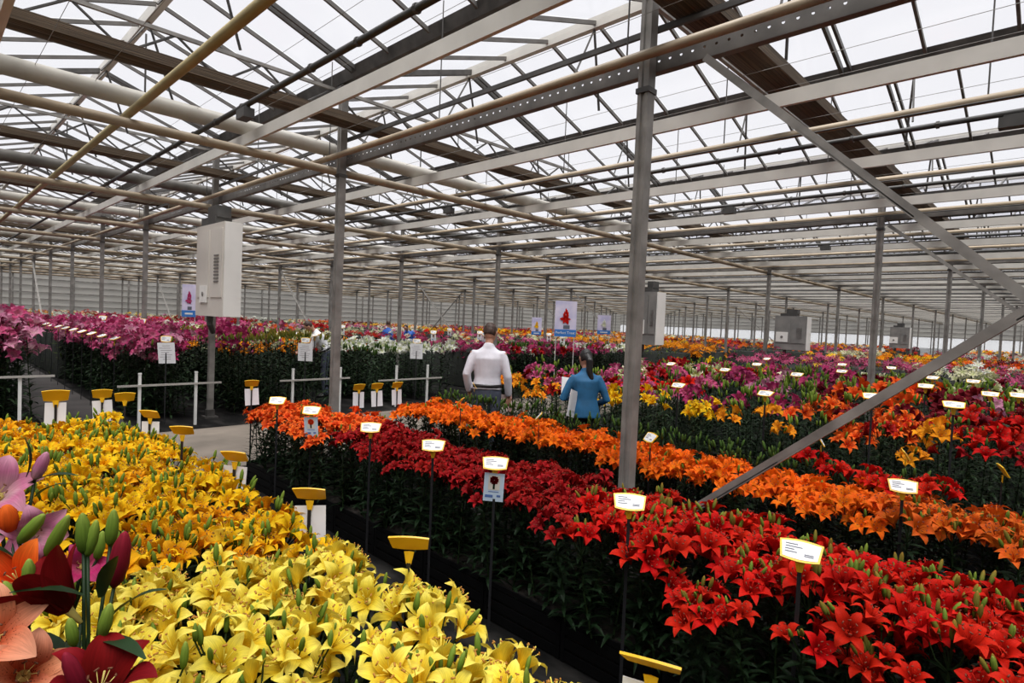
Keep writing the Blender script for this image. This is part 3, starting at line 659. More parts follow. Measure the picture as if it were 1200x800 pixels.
KN = dict(lemon='lemon_lily', yellow='yellow_lily', golden='golden_lily', red='red_lily', crimson='crimson_lily', orangered='orange_red_lily', orange='orange_lily', burnt='burnt_orange_lily', greenbud='budded_lily', redback='red_lily',
 amber='amber_lily', mred='scarlet_lily', mor='orange_red_lily', mpink='pink_lily', mmag='magenta_lily', mmar='maroon_lily', myel='yellow_trumpet_lily', mpale='pale_pink_lily', mcrim='crimson_lily', mbud='green_budded_lily', white='white_lily', cream='cream_lily',
 tallpink='tall_pink_lily', tallpale='tall_pale_pink_lily', tallmag='tall_magenta_lily', greenwall='olive_budded_lily', tallwhite='tall_white_lily', tallgreen='tall_green_lily')
ZS = .22     # soil level in the crates
cultivar('lemon', 'lemon', .62, (3,5), (4,6), .080, 'bud_green', .075, budup=.04, budr=.09)
cultivar('yellow', 'yellow', .62, (4,5), (4,6), .066, 'bud_green', .07, budup=.045, budr=.09)
cultivar('golden', 'golden', .61, (4,5), (3,5), .070, 'bud_green', .07, budup=.04, budr=.09)
cultivar('red', 'red', .53, (3,4), (4,6), .080, 'bud_olive', .075, budL=.058, budup=.045)
cultivar('crimson', 'crimson', .53, (5,7), (0,1), .058, 'bud_olive', .075, zs=.045)
cultivar('orangered', 'orangered', .55, (4,6), (1,2), .06, 'bud_olive', .07, zs=.045)
cultivar('orange', 'orange', .56, (4,6), (0,1), .068, 'bud_green', .08, zs=.05)
cultivar('burnt', 'burnt', .56, (3,4), (3,4), .085, 'bud_olive', .085, budL=.062)
cultivar('greenbud', 'orange', .62, (0,0), (4,7), .06, 'bud_dark', .07, leaf='leaf_mid', budL=.06, nleaf=44, budr=.07)
cultivar('redback', 'red', .66, (4,5), (1,2), .075, 'bud_dark', .08, leaf='leaf_mid')

# ------------------------------------------------------------------ crates
def crate_mesh(w, l, h=.24):
    b = MB()
    for sx in (-1, 1):
        for sy in (-1, 1): b.box((sx*(w/2-.012), sy*(l/2-.012), h/2), (.024,.024,h))
    for z in (.035, .105, .175, .225):
        hh = .055 if z < .2 else .03
        for sx in (-1, 1): b.box((sx*(w/2-.008), 0, z), (.012,l-.03,hh))
        for sy in (-1, 1): b.box((0, sy*(l/2-.008), z), (w-.03,.012,hh))
    return b.mesh('crate_body', MT['crate'])
def soil_mesh(w, l):
    b = MB(); b.box((0,0,.11), (w-.05,l-.05,.21)); return b.mesh('soil', MT['soil'])
def crates(x0, x1, y0, y1, nx, where):
    w = (x1-x0)/nx; ny = int(round((y1-y0)/.6)); l = (y1-y0)/ny
    cm_, sm_ = crate_mesh(w-.01, l-.01), soil_mesh(w-.01, l-.01)
    for i in range(nx):
        for j in range(ny):
            t = thing('bulb_crate', 'black slatted plastic bulb crate under the '+where, 'crate', (x0+(i+.5)*w, y0+(j+.5)*l, .002), 0, 'crates under the '+where)
            link('crate_body', cm_, t); link('soil', sm_, t)
crates(-.36, 1.12, .2, 5.6, 4, 'yellow lilies')
crates(2.42, 3.12, -1.1, 6.1, 2, 'red lilies')
crates(3.8, 4.54, -1.1, 5.5, 2, 'orange lilies')
crates(5.72, 7.5, -.8, 6.4, 4, 'mixed tall lilies')
def bed(x0, x1, y0, y1, sp, fn, over=.3, hz=None):
    """jittered rows of plants; those at the long sides lean outwards"""
    nx = max(1, round((x1-x0)/sp)); ny = round((y1-y0)/sp)
    for j in range(ny):
        for i in range(nx):
            x = x0+(i+.5)*(x1-x0)/nx+random.uniform(-.3,.3)*sp; y = y0+(j+.5+(.5 if i % 2 else 0))*(y1-y0)/ny+random.uniform(-.3,.3)*sp
            e = (i+.5)/nx*2-1
            ty = over*e**3 if nx > 2 else over*e*.4
            tx = 0
            if j == ny-1: tx = -over*.6
            fn(x, y, ty, tx)
def f_yellow(x, y, ty, tx):
    if x < .42 and y < 1.5: return
    n = random.random()
    if y < 2.2+.1*math.sin(9*x): k = 'lemon'
    elif y < 2.9: k = 'golden' if n < .75 else 'yellow'
    elif y < 4.6: k = 'yellow' if n < .85 else 'golden'
    else: k = 'golden' if x < .75 and n < .8 else 'yellow'
    lb = {'lemon': ('lemon yellow lily plant beside the dark red and pink lilies', 'lemon yellow lilies in the yellow bed'),
          'golden': ('golden orange yellow lily plant with speckled throats in the yellow bed', 'golden lilies in the yellow bed'),
          'yellow': ('bright yellow lily plant with green buds along the sign row', 'bright yellow lilies in the yellow bed')}[k]
    lily(k, x, y, ZS, lb[0], lb[1], random.uniform(.93,1.07), tx, ty)
bed(-.33, 1.13, .35, 5.6, .16, f_yellow, .22)
for q in range(30): f_yellow(1.09+random.uniform(-.03,.03), 1.0+q*.155+random.uniform(-.03,.03), random.uniform(.05,.25), 0)     # the outermost row by the signs
def f_red(x, y, ty, tx):
    k = 'red' if y < 1.95+.15*math.sin(7*x) else 'crimson' if y < 4.45+.1*math.sin(9*x) else 'orangered'
    lb = {'red': ('bright red lily plant with upright olive buds in the long red bed', 'bright red lilies'), 'crimson': ('dark crimson lily plant with small dense blooms in the red bed', 'crimson lilies'),
          'orangered': ('orange red lily plant at the path end of the red bed', 'orange red lilies')}[k]
    lily(k, x, y, ZS, lb[0], lb[1], random.uniform(.94,1.08), tx, ty)
bed(2.40, 3.1, -.9, 6.05, .15, f_red, .34)
for q in range(16):       # shorter plants leaning over the front of the bright red block
    lily('red', 2.40+random.uniform(-.02,.03), -.75+q*.16+random.uniform(-.04,.04), ZS, 'bright red lily plant with upright olive buds in the long red bed', 'bright red lilies', random.uniform(.84,.95), random.gauss(0,.08), -random.uniform(.22,.4))
for q in range(10): lily('orangered', 2.44+.07*q, 6.05+random.uniform(-.04,.03), ZS, 'orange red lily plant at the path end of the red bed', 'orange red lilies', random.uniform(.8,.95), -random.uniform(.1,.25), -.1)
def f_orange(x, y, ty, tx):
    k = 'burnt' if y < .75 else 'orange'
    lb = {'burnt': ('burnt orange lily plant with olive buds beside the orange lilies', 'burnt orange lilies'), 'orange': ('vivid orange lily plant in the narrow bed behind the red lilies', 'vivid orange lilies')}[k]
    lily(k, x, y, ZS, lb[0], lb[1], random.uniform(.93,1.07), tx, ty)
bed(3.80, 4.28, -.9, 5.45, .135, f_orange, .42)
def f_green(x, y, ty, tx):
    if .55 < y < 1.45 and random.random() < .5: lily('redback', x, y, ZS, 'red lily plant blooming behind the burnt orange lilies', 'red lilies behind the orange bed', 1., tx, ty); return
    if y < .5: return
    lily('greenbud', x, y, ZS, 'leafy green lily plant in closed bud behind the orange lilies', 'green budded lilies behind the orange bed', random.uniform(.95,1.1), tx, ty)
bed(4.30, 4.56, .2, 5.45, .13, f_green, .25)

# ------------------------------------------------------------------ taller mixed lilies beyond the walking aisle
for kk, pt, bd_ in (('amber','amber','bud_green'),('mred','red','bud_dark'),('mor','orangered','bud_green'),('mpink','pink','bud_green'),('mmag','magenta','bud_dark'),('mmar','maroon','bud_dark'),('myel','yellow','bud_green'),('mpale','palepink','bud_green'),('mcrim','crimson','bud_dark')):
    cultivar(kk, pt, .80, (2,4), (1,3), .098, bd_, .095, leaf='leaf_mid', zs=.07, tilt=(20,65), budL=.075, nleaf=52, nt=4, leafL=.17)
cultivar('mbud', 'white', .82, (0,0), (3,6), .08, 'bud_green', .08, leaf='leaf_mid', budL=.085, nleaf=52, nt=4, leafL=.17, budr=.07)
NAMES = {'amber': 'amber orange', 'mred': 'scarlet red', 'mor': 'orange red', 'mpink': 'rose pink', 'mmag': 'magenta', 'mmar': 'dark maroon', 'myel': 'bright yellow', 'mpale': 'pale pink', 'mcrim': 'crimson', 'mbud': 'green budded', 'white': 'white', 'cream': 'cream'}
def m1_key(x, y):
    n = random.random(); dx = x-5.7
    if dx < .62:
        if y > 4.75: return 'amber' if n < .75 else 'mcrim'
        if y > 2.55: return 'myel' if n < .62 else 'mbud'
        if y > 1.75: return 'amber' if n < .8 else 'mbud'
        if y > 1.15: return 'mor' if n < .7 else 'mbud'
        if y > .72: return 'amber' if n < .7 else 'mcrim'
        return 'mred' if n < .85 else 'mcrim'
    if y > 4.5: return 'mpink' if n < .35 else 'mcrim' if n < .5 else 'mbud'
    if y > 3.4: return 'mred' if n < .5 else 'mpink' if n < .75 else 'mbud'
    if y > 2.1: return 'mpink' if n < .22 else 'mbud' if n < .8 else 'mmag'
    if y > 1.1: return 'mor' if n < .45 else 'mmar' if n < .6 else 'mbud'
    return 'mred' if n < .38 else 'mmar' if n < .62 else 'mbud'
def f_m1(x, y, ty, tx):
    k = m1_key(x, y); dx = x-5.7
    sc = (.86+.1*dx)*random.uniform(.9, 1.1)
    if k in ('amber', 'myel') and dx < .4: sc *= .95
    lily(k, x, y, ZS, NAMES[k]+' lily plant in the tall mixed bed by the standing visitors', NAMES[k]+' lilies of the tall mixed bed', sc, tx, ty)
bed(5.76, 7.45, -.6, 6.35, .235, f_m1, .18)

# single-mesh plants for the middle distance (blooms of about ten pixels)
MID = {}
def mid(key, pet, H, nb, nbud, R, zs, bud='bud_green', leaf='leaf_mid', spread=.1, nt=4, tilt=(20,75)):
    rnd = random.Random(sum(map(ord, key))+5); out = []
    for q in range(nt):
        b = MB(); stalk_into(b, H-.06, rnd, 40, .19, .018, 0, 1, .02)
        bl, bd = cluster(rnd, rnd.randint(*nb), rnd.randint(*nbud), H, R, spread, zs, tilt, .08, .0)
        for p, M in bl: bloom_into(b, M, R, 2, 2, 2, 3, q*7+3, stam=False)
        for p, M in bd: bud_into(b, M, .085, 3, 5)
        out.append(b.mesh('lily_plant_'+key, [MT['stem'], MT[leaf], PET[pet], MT[bud]]))
    MID[key] = out
for k, pt, nb in (('amber','amber',(2,4)),('mred','red',(2,4)),('mor','orangered',(2,4)),('mpink','pink',(2,4)),('mmag','magenta',(2,4)),('mmar','maroon',(2,4)),('myel','yellow',(2,4)),('mpale','palepink',(2,4)),('mcrim','crimson',(2,4)),('white','white',(2,4)),('cream','cream',(1,3)),('mbud','white',(0,0))):
    mid(k, pt, .85, nb, (1,3) if k != 'mbud' else (3,6), .1, .08)
mid('tallpink', 'pink', 1.06, (5,7), (1,2), .10, .22, spread=.12); mid('tallpale', 'palepink', 1.06, (5,7), (1,2), .10, .22, spread=.12); mid('tallmag', 'magenta', 1.04, (4,6), (1,2), .095, .22, spread=.12)
mid('greenwall', 'cream', 1.06, (0,1), (6,9), .05, .2, 'bud_olive', spread=.1); mid('tallwhite', 'white', .92, (4,6), (1,2), .10, .12, spread=.12); mid('tallgreen', 'white', .9, (0,0), (5,8), .08, .1, 'bud_dark')
NAMES.update(tallpink='tall rose pink', tallpale='tall pale pink', tallmag='tall magenta', greenwall='tall olive budded', tallwhite='tall white', tallgreen='tall dark green')
count = {}
def mlily(k, x, y, z, where, sc=1., ty=0, tx=0):
    o = link(KN[k], random.choice(MID[k])); o.location = (x, y, z); o.scale = (sc,)*3; o.rotation_euler = (tx+random.gauss(0,.05), ty+random.gauss(0,.05), random.uniform(0,6.28))
    tag(o, NAMES[k]+' lily plant '+where, 'lily', NAMES[k]+' lilies '+where)
def f_m2(x, y, ty, tx):
    n = random.random()
    if y > 3.6: k = 'mpink' if n < .4 else 'mcrim' if n < .6 else 'mbud' if n < .9 else 'cream'
    elif y > 2.2: k = 'mmag' if n < .22 else 'mpale' if n < .4 else 'mbud'
    elif y > 1.2: k = 'mor' if n < .28 else 'mmar' if n < .45 else 'mbud' if n < .93 else 'mcrim'
    else: k = 'mbud' if n < .62 else 'mmar' if n < .82 else 'mred' if n < .92 else 'mpale'
    mlily(k, x, y, .05, 'in the second mixed row', random.uniform(1.12,1.3), ty)
bed(8.1, 9.7, -.2, 5.6, .27, f_m2, .1)
def f_m3(x, y, ty, tx):
    n = random.random()
    if y > 3.9: k = 'myel' if n < .2 else 'mmag' if n < .35 else 'mbud'
    elif y > 2.4: k = 'mmag' if n < .18 else 'mbud' if n < .85 else 'cream'
    else: k = 'mbud' if n < .62 else 'mmar' if n < .8 else 'cream' if n < .93 else 'mor'
    mlily(k, x, y, .05, 'in the third mixed row', random.uniform(1.12,1.28), ty)
bed(10.2, 11.8, -.2, 5.6, .29, f_m3, .1)
def strip(x0, x1, y0, y1, sp, where, pick, sc=(1.,1.12), z=.03):
    bed(x0, x1, y0, y1, sp, lambda x, y, ty, tx: mlily(pick(x, y), x, y, z, where, random.uniform(*sc), ty), .16)
strip(.1, 1.2, 9.9, 17, .24, 'beside the concrete aisle, opposite the heater', lambda x, y: 'tallpink' if random.random() < .5 else 'tallpale', (1.2, 1.34))
strip(2.42, 3.2, 10.25, 17, .22, 'in the bed behind the white barrier posts', lambda x, y: 'tallpink' if random.random() < .6 else 'tallmag' if random.random() < .6 else 'tallpale', (1.08, 1.2))
strip(3.72, 5.7, 10.1, 14.2, .27, 'in the bed behind the heater', lambda x, y: ('tallmag' if x < 4.35 and random.random() < .6 else 'greenwall') if y < 11.6 else ('amber' if random.random() < .3 else 'tallpink' if random.random() < .2 else 'greenwall'), (1.14, 1.26))
strip(6.35, 8.7, 10.1, 14.5, .28, 'in the bed behind the man', lambda x, y: ('tallwhite' if (x > 7.0 or y > 10.9) and random.random() < .62 else 'tallgreen') if y < 12.4 else ('mcrim' if random.random() < .6 else 'amber' if random.random() < .4 else 'white'), (1.1, 1.22))

# ------------------------------------------------------------------ the rest of the lily fields (past 300 of a kind), one object for each far bed
SKEY = ['pink','magenta','amber','orangered','red','crimson','white','cream','yellow','maroon','palepink']
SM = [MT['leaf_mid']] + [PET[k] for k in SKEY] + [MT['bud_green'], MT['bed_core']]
star = []
for k in range(6):
    a = PI/3*k; c, s_ = math.cos(a), math.sin(a); c1, s1 = math.cos(a+.33), math.sin(a+.33); c2, s2 = math.cos(a-.33), math.sin(a-.33)
    star.append([(0,0,0), (.55*c2,.55*s2,.34), (c,s_,.28), (.55*c1,.55*s1,.34)])
star = np.array(star)                   # 6,4,3
def field(x0, x1, y0, y1, dens, zt, pal, label, patch=1.6, nbl=4, R=.1):
    area = (x1-x0)*(y1-y0); N = int(area*dens)
    if N < 1: return
    px = rng.uniform(x0, x1, N); py = rng.uniform(y0, y1, N); pz = zt + rng.normal(0, .05, N)
    ne = int(((x1-x0)*3+(min(y1, y0+14)-y0))*9*(1 if x0 < 26 else .4))          # foliage down the two sides that show
    tt = rng.random(ne); on = rng.random(ne) < (x1-x0)*3/((x1-x0)*3+min(y1, y0+14)-y0)
    px = np.concatenate([px, np.where(on, x0+tt*(x1-x0), x0+.05)]); py = np.concatenate([py, np.where(on, y0+.03, y0+tt*tt*(min(y1, y0+14)-y0))]); pz = np.concatenate([pz, zt-rng.uniform(.02, zt-.25, ne)])
    lowp = np.concatenate([np.zeros(N, bool), np.ones(ne, bool)]) & (pz < zt-.3); N = N+ne
    # colour patches: nearest of random seeds
    ns = max(2, int(area/(patch*patch))); sx = rng.uniform(x0, x1, ns); sy = rng.uniform(y0, y1, ns); sc_ = rng.choice(len(pal), ns)
    near = np.argmin((px[:,None]-sx)**2+(py[:,None]-sy)**2, axis=1) if N*ns < 4e7 else rng.integers(0, ns, N)
    pk = np.array([(-1 if pal[q] == 'g' else SKEY.index(pal[q])) for q in range(len(pal))])[sc_[near]]
    V = []; FM = []
    for q in range(nbl):
        a = rng.uniform(0, 6.28, N); tl = rng.uniform(.2, 1.1, N); r = rng.uniform(.02, .13, N)
        cen = np.stack([px+r*np.cos(a), py+r*np.sin(a), pz+rng.uniform(-.1, .05, N)], 1)
        Rr = R*rng.uniform(.8, 1.15, N)
        ca, sa, ct, st = np.cos(a), np.sin(a), np.cos(tl), np.sin(tl)
        P = star.reshape(1, 24, 3)*Rr[:,None,None]
        X = P[...,0]*ct[:,None]+P[...,2]*st[:,None]; Z = -P[...,0]*st[:,None]+P[...,2]*ct[:,None]; Y = P[...,1]
        out = np.stack([X*ca[:,None]-Y*sa[:,None]+cen[:,:1], X*sa[:,None]+Y*ca[:,None]+cen[:,1:2], Z+cen[:,2:]], 2)
        keep = (pk >= 0) & (rng.random(N) < .8) & ~lowp
        V.append(out[keep].reshape(-1, 3)); FM.append(np.repeat(pk[keep]+1, 6))
        # leaves / buds
        L_ = rng.uniform(.10, .2, N); z0 = pz-rng.uniform(.02, .45, N); el = rng.uniform(-.2, 1.2, N); w = .018
        d = np.stack([np.cos(a+1)*np.cos(el), np.sin(a+1)*np.cos(el), np.sin(el)], 1); sd = np.stack([-np.sin(a+1), np.cos(a+1), np.zeros(N)], 1)*w
        base = np.stack([px, py, z0], 1)
        lf = np.stack([base, base+d*(L_*.5)[:,None]-sd, base+d*L_[:,None], base+d*(L_*.5)[:,None]+sd], 1)
        V.append(lf.reshape(-1, 3)); FM.append(np.where(rng.random(N) < .3, len(SM)-2, 0))
    V = np.concatenate(V); FM = np.concatenate(FM); nf = len(V)//4
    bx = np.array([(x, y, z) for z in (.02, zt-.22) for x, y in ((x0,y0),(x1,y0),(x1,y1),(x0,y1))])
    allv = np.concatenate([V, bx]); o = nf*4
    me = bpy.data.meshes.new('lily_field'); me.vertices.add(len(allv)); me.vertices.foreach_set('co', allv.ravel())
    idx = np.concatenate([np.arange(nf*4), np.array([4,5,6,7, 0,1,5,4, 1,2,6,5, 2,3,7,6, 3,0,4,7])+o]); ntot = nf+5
    me.loops.add(len(idx)); me.loops.foreach_set('vertex_index', idx)
    me.polygons.add(ntot); me.polygons.foreach_set('loop_start', np.arange(ntot)*4); me.polygons.foreach_set('loop_total', np.full(ntot, 4))
    for m in SM: me.materials.append(m)
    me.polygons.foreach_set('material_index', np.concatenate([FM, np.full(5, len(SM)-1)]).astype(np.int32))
    u = me.uv_layers.new(name='UVMap'); uu = np.tile(np.array([[.1,.5],[.55,0],[1,.5],[.55,1]]), (ntot,1)); u.data.foreach_set('uv', uu.ravel().astype(np.float32))
    me.update(calc_edges=True); me.validate()
    tag(link('lily_field', me), label, 'lilies', kind='stuff')
ALLP = ['pink','magenta','amber','orangered','red','crimson','white','cream','yellow','g','g','g','g','g','g','palepink']
field(.1, 1.2, 17, 48, 9, 1.32, ['pink','palepink','pink','g'], 'mass of tall pink lilies beside the concrete aisle towards the end wall')
field(2.42, 3.15, 17, 48, 9, 1.25, ['pink','magenta','g','amber'], 'mass of pink lilies between the aisle and the column line')
field(3.72, 5.7, 14.2, 48, 8, 1.15, ['amber','g','g','cream','pink','white'], 'mass of amber and green lilies behind the heater')
field(6.35, 8.7, 14.5, 48, 7, 1.15, ['red','crimson','g','white','cream','pink'], 'mass of crimson and white lilies behind the tall white ones')
FL = ['many coloured', 'crimson and amber', 'white and pink', 'yellow and amber', 'green budded', 'golden']
ORD = ['first', 'second', 'third', 'fourth', 'fifth', 'sixth', 'seventh', 'eighth', 'ninth', 'tenth', 'eleventh', 'twelfth', 'thirteenth']
PALS = [ALLP, ['g','g','red','crimson','amber','pink'], ['g','white','cream','pink','g'], ['yellow','amber','orangered','g','g'], ['g','g','g','maroon','cream'], ['amber','yellow','g','orangered']]
q = 0
for i in range(1, 9):
    bx_ = CX+PX*i
    for (a, c) in (((.25, 3.0), (3.4, 6.2)) if i < 4 else ((.25, 6.2),)):
        x0, x1 = bx_+a, min(bx_+c, 73.5); dn = 7 if x0 < 20 else 4.5 if x0 < 36 else 2.4
        fl_ = FL[q % 6]; near_ = x0 < 20
        field(x0, x1, 10.9 if q < 2 else 9.9, 48, min(dn, 5), 1.15 if x0 < 24 else 1.0, PALS[q % 6], 'bed of %s lilies beyond the concrete path, %s bed past the white lilies' % (fl_, ORD[q]), 2.2, 4 if near_ else 3, .1 if x0 < 30 else .13)
        xx = 12.1 if q == 0 else x0
        field(xx, x1, -.5, 5.8, dn*1.2, (1.2 if q % 2 else 1.15) if x0 < 24 else .98, PALS[(q+1) % 6], 'bed of %s lilies behind the mixed rows, %s bed before the bright wall' % (FL[(q+1) % 6], ORD[12-q]), 1.3, 4 if near_ else 3, .1 if x0 < 30 else .13)
        q += 1
for x0, x1 in ((CX+PX+.25, CX+PX+3.0), (CX+PX+3.4, CX+PX+6.2)):
    strip(x0, x1, 9.9, 10.9, .27, 'at the path edge beyond the man', lambda x, y: random.choice(['mcrim','mmag','tallgreen','tallgreen','white','mpink']), (1.2, 1.3))

# ------------------------------------------------------------------ plant signs on stakes
def arc_outline(w, h, bow):
    top = [(w/2-w*q/6, h/2+bow*math.sin(PI*q/6)) for q in range(7)]
    bot = [(-w*.44+w*.88*q/6, -h/2-bow*math.sin(PI*q/6)) for q in range(7)]
    return top+bot
SG = {}
b = MB(); b.prism(arc_outline(.142, .068, .008), -.003, .003); SG['plate'] = b.mesh('plate', MT['sign_y'])
b = MB(); b.prism(arc_outline(.127, .056, .006), .003, .0042); SG['label'] = b.mesh('label_card', MT['card'])
b = MB()
for u, v, w in ((-.03,.020,.04),(-.022,.010,.055),(-.035,.0,.03),(-.03,-.010,.04),(.028,-.012,.03),(.028,-.018,.03)): b.box((u, v, .0046), (w,.0035,.0006))
SG['print'] = b.mesh('print', MT['ink'])
b = MB(); b.loft([(0,.001,-.075),(0,.001,-.03)], [(.009,.004),(.018,.004)], 4, side=(1,0,0)); SG['neck'] = b.mesh('neck', MT['sign_y'])
def card_mesh(w, h, mat): 
    b = MB(); b.box((0,0,-h/2), (w,.003,h)); return b.mesh('hanging_card', MT[mat])
SG['card'] = card_mesh(.135, .175, 'card'); SG['cardb'] = card_mesh(.115, .165, 'card_blue'); SG['sheet'] = card_mesh(.26, .32, 'card')
pic_w = simple('picture_backdrop', (.70, .66, .58), .6)
b = MB(); b.box((0,-.002,-.055), (.066,.001,.085)); SG['pic'] = b.mesh('picture', pic_w)
def picflower(mat):
    b = MB()
    for q in range(7):
        a = q*.9; b.box((.014*math.cos(a), -.0028, -.04+.014*math.sin(a)), (.022,.001,.02), 0)
    b.box((0,-.0028,-.075), (.012,.001,.035), 1)
    return b.mesh('pictured_lily', [PET[mat], MT['leaf']])
b = MB(); b.box((-.025,-.002,-.135), (.045,.001,.016)); b.box((.03,-.002,-.132), (.022,.001,.012)); b.box((0,-.002,-.108), (.06,.001,.004)); SG['cprint'] = b.mesh('card_print', MT['ink_blue'])
b = MB()
for q in range(7): b.box((-.02 if q % 2 else .0, -.002, -.05-q*.034), (.17 if q % 3 else .12,.001,.010))
SG['sprint'] = b.mesh('sheet_print', simple('grey_print', (.45,.42,.45), .7))
for mm_ in ('crimson','orangered'): SG['pf_'+mm_] = picflower(mm_)
def sign(x, y, zp, face, tilt, card, label, group=None, pic=None, sc=1.):
    t = thing('plant_sign', label, 'sign', (x, y, 0), R_(face+90), group)
    st = MB(); st.box((0,.004,(zp-.07)/2), (.014*sc,.006,zp-.07)); link('stake', st.mesh('stake', MT['stake']), t)
    link('neck', SG['neck'], t, T((0,0,zp)) @ S(sc))
    P = T((0,0,zp)) @ Rx(R_(90-tilt)) @ S(sc)
    pl = link('plate', SG['plate'], t, P); lb = link('label_card', SG['label'], pl); 
    link('print', SG['print'], pl)
    if card:
        c = link('hanging_card', SG[card], t, T((0,-.008,zp-.055)) @ Rx(R_(4)) @ Ry(R_(random.uniform(-4,4))))
        if card == 'sheet': link('sheet_print', SG['sprint'], c)
        else:
            link('picture', SG['pic'], c); link('pictured_lily', SG['pf_'+(pic or 'crimson')], c); link('card_print', SG['cprint'], c)
    return t
gy = 'yellow signs along the yellow lily bed'
for i, (y, c) in enumerate(((.68,'card'),(1.64,None),(2.37,'card'),(3.22,'card'),(4.09,None),(4.82,'card'))):
    sign(1.22, y, 1.8-.79, (20 if i == 0 else 46+random.uniform(-9, 9)), 52 if i == 0 else 40, c, 'golden yellow plant sign turned away with a white card, by the yellow lilies' if c else 'golden yellow plant sign turned away without a card, by the yellow lilies', gy)
for i, (x, y, c, lb) in enumerate(((.80,5.74,'card','golden yellow sign with a wide card at the path end of the yellow bed'),(1.10,5.72,'card','golden yellow sign with card on the far corner of the yellow bed'),(1.20,5.45,None,'bare golden yellow sign on the far corner of the yellow bed'))):
    sign(x, y, 1.06, 80, 25, c, lb, None, sc=1.25 if i == 0 else 1)
gr_ = 'signs along the red lily bed'
for i, (y, c) in enumerate(((5.2,None),(4.55,'cardb'),(3.65,None),(2.92,None),(2.35,'cardb'),(1.455,None),(.706,None))):
    lb = {1: 'white plant sign with a pale blue card by the orange red lilies', 4: 'white plant sign with a pale blue picture card by the crimson lilies'}.get(i, 'white faced yellow plant sign on a dark stake before the red bed')
    sign(2.33, y, .985, (225, 222, 226, 224, 222, 214, 192)[i], 44, c, lb, None if c else gr_, 'orangered' if i == 1 else 'crimson', 1.06)
for y, fa in ((.64, 200), (2.19, 150), (3.27, 128), (4.29, 125)): sign(3.74, y, 1.0, fa, 40, None, 'white faced plant sign standing before the vivid orange lilies', 'signs before the orange bed')
for y in (.29, .79, 1.31, 4.03, 5.08): sign(4.64, y, 1.02, -72 if y < 2 else -38, 32, None, 'yellow plant sign seen edge on behind the green budded lilies', 'signs behind the green budded lilies')
for x in (3.45, 3.68, 3.95): sign(x, 5.66, 1.0, 80+random.uniform(-12, 12), 28, 'card', 'yellow plant sign with white card at the path end of the orange bed', 'signs at the path end of the orange bed')
sign(2.5, 6.2, 1.03, 75, 30, 'card', 'yellow plant sign with card at the path end of the red bed')
for y, z in ((.67,1.3),(1.22,1.3),(2.1,1.22),(3.0,1.2)): sign(5.63, y, z, 180+random.uniform(-15, 15), 58, None, 'white faced plant sign before the tall mixed lilies', 'signs before the tall mixed bed', sc=1.05)
for x, y in ((8.0,.42),(8.0,.65),(8.0,1.22),(8.0,1.45),(8.0,2.6),(8.0,3.56),(8.0,4.4),(10.0,1.0),(10.0,1.45),(10.0,2.6),(10.0,3.9),(12.3,2.4),(12.3,3.2),(12.3,4.6)):
    sign(x, y, 1.24+.03*random.random(), 180+random.uniform(-25, 25), 60, None, 'white faced plant sign among the rear mixed lilies', 'signs among the rear mixed lilies', sc=1.1)
for y in np.arange(10.7, 20, .82): sign(2.2, y, 1.27, 190, 66, None, 'white plant sign in the row along the pink bed edge', 'white signs along the pink bed', sc=1.5)
for y in np.arange(11.4, 17, .8): sign(5.86, y, 1.33, 190, 66, None, 'white plant sign in the row along the olive budded bed', 'white signs along the olive budded bed', sc=1.5)
for x, y, lb in ((2.72,9.98,'white printed sheet on a stake before the pink lilies'),(4.92,9.9,'white printed sheet on a stake before the olive budded lilies'),(7.36,9.9,'white printed sheet on a stake before the white lilies')):
    sign(x, y, 1.30, 225, 10, 'sheet', lb, None, sc=1.2)
for x, y, lb in ((2.6,13.6,'small picture card above the pink lilies beside the sign row'),(2.85,11.9,'picture card with a red bloom above the pink lilies at the barrier')):
    sign(x, y, 1.52, 225, 15, 'cardb', lb, None, 'crimson', 1.1)
for x, y in ((9.6,12.2),(10.8,11.5),(11.9,12.9),(13.0,10.6),(14.5,12.4),(10.2,14.6),(12.8,15.4),(9.0,15.8)):
    sign(x, y, 1.42, 225, 20, 'card', 'small white card on a stake in the beds beyond the path', 'white cards beyond the path', sc=1.2)

# ------------------------------------------------------------------ barrier rails at the ends of the far beds
def barrier(x0, x1, posts, z, label):
    t = thing('barrier', label, 'barrier', ((x0+x1)/2, 9.68, 0)); c = (x0+x1)/2
    for x in posts:
        b = MB(); b.box((x-c,0,.4), (.035,.035,.8)); b.box((x-c,0,.81), (.04,.04,.02)); link('post', b.mesh('post', MT['white_paint']), t)
    b = MB(); b.box((0,-.028,z), (x1-x0,.02,.028)); link('rail', b.mesh('rail', MT['grey_paint']), t)
barrier(-.6, 1.33, (.98, -.4), .82, 'white post and grey rail barrier before the pink bed that lies opposite the heater')
barrier(2.03, 3.42, (2.31, 3.06), .64, 'white barrier with two posts before the pink bed by the heater')
barrier(4.36, 5.68, (4.6, 5.5), .62, 'white barrier before the olive budded lilies')
barrier(6.3, 7.86, (6.73, 7.5), .54, 'white barrier with two posts before the white lilies')

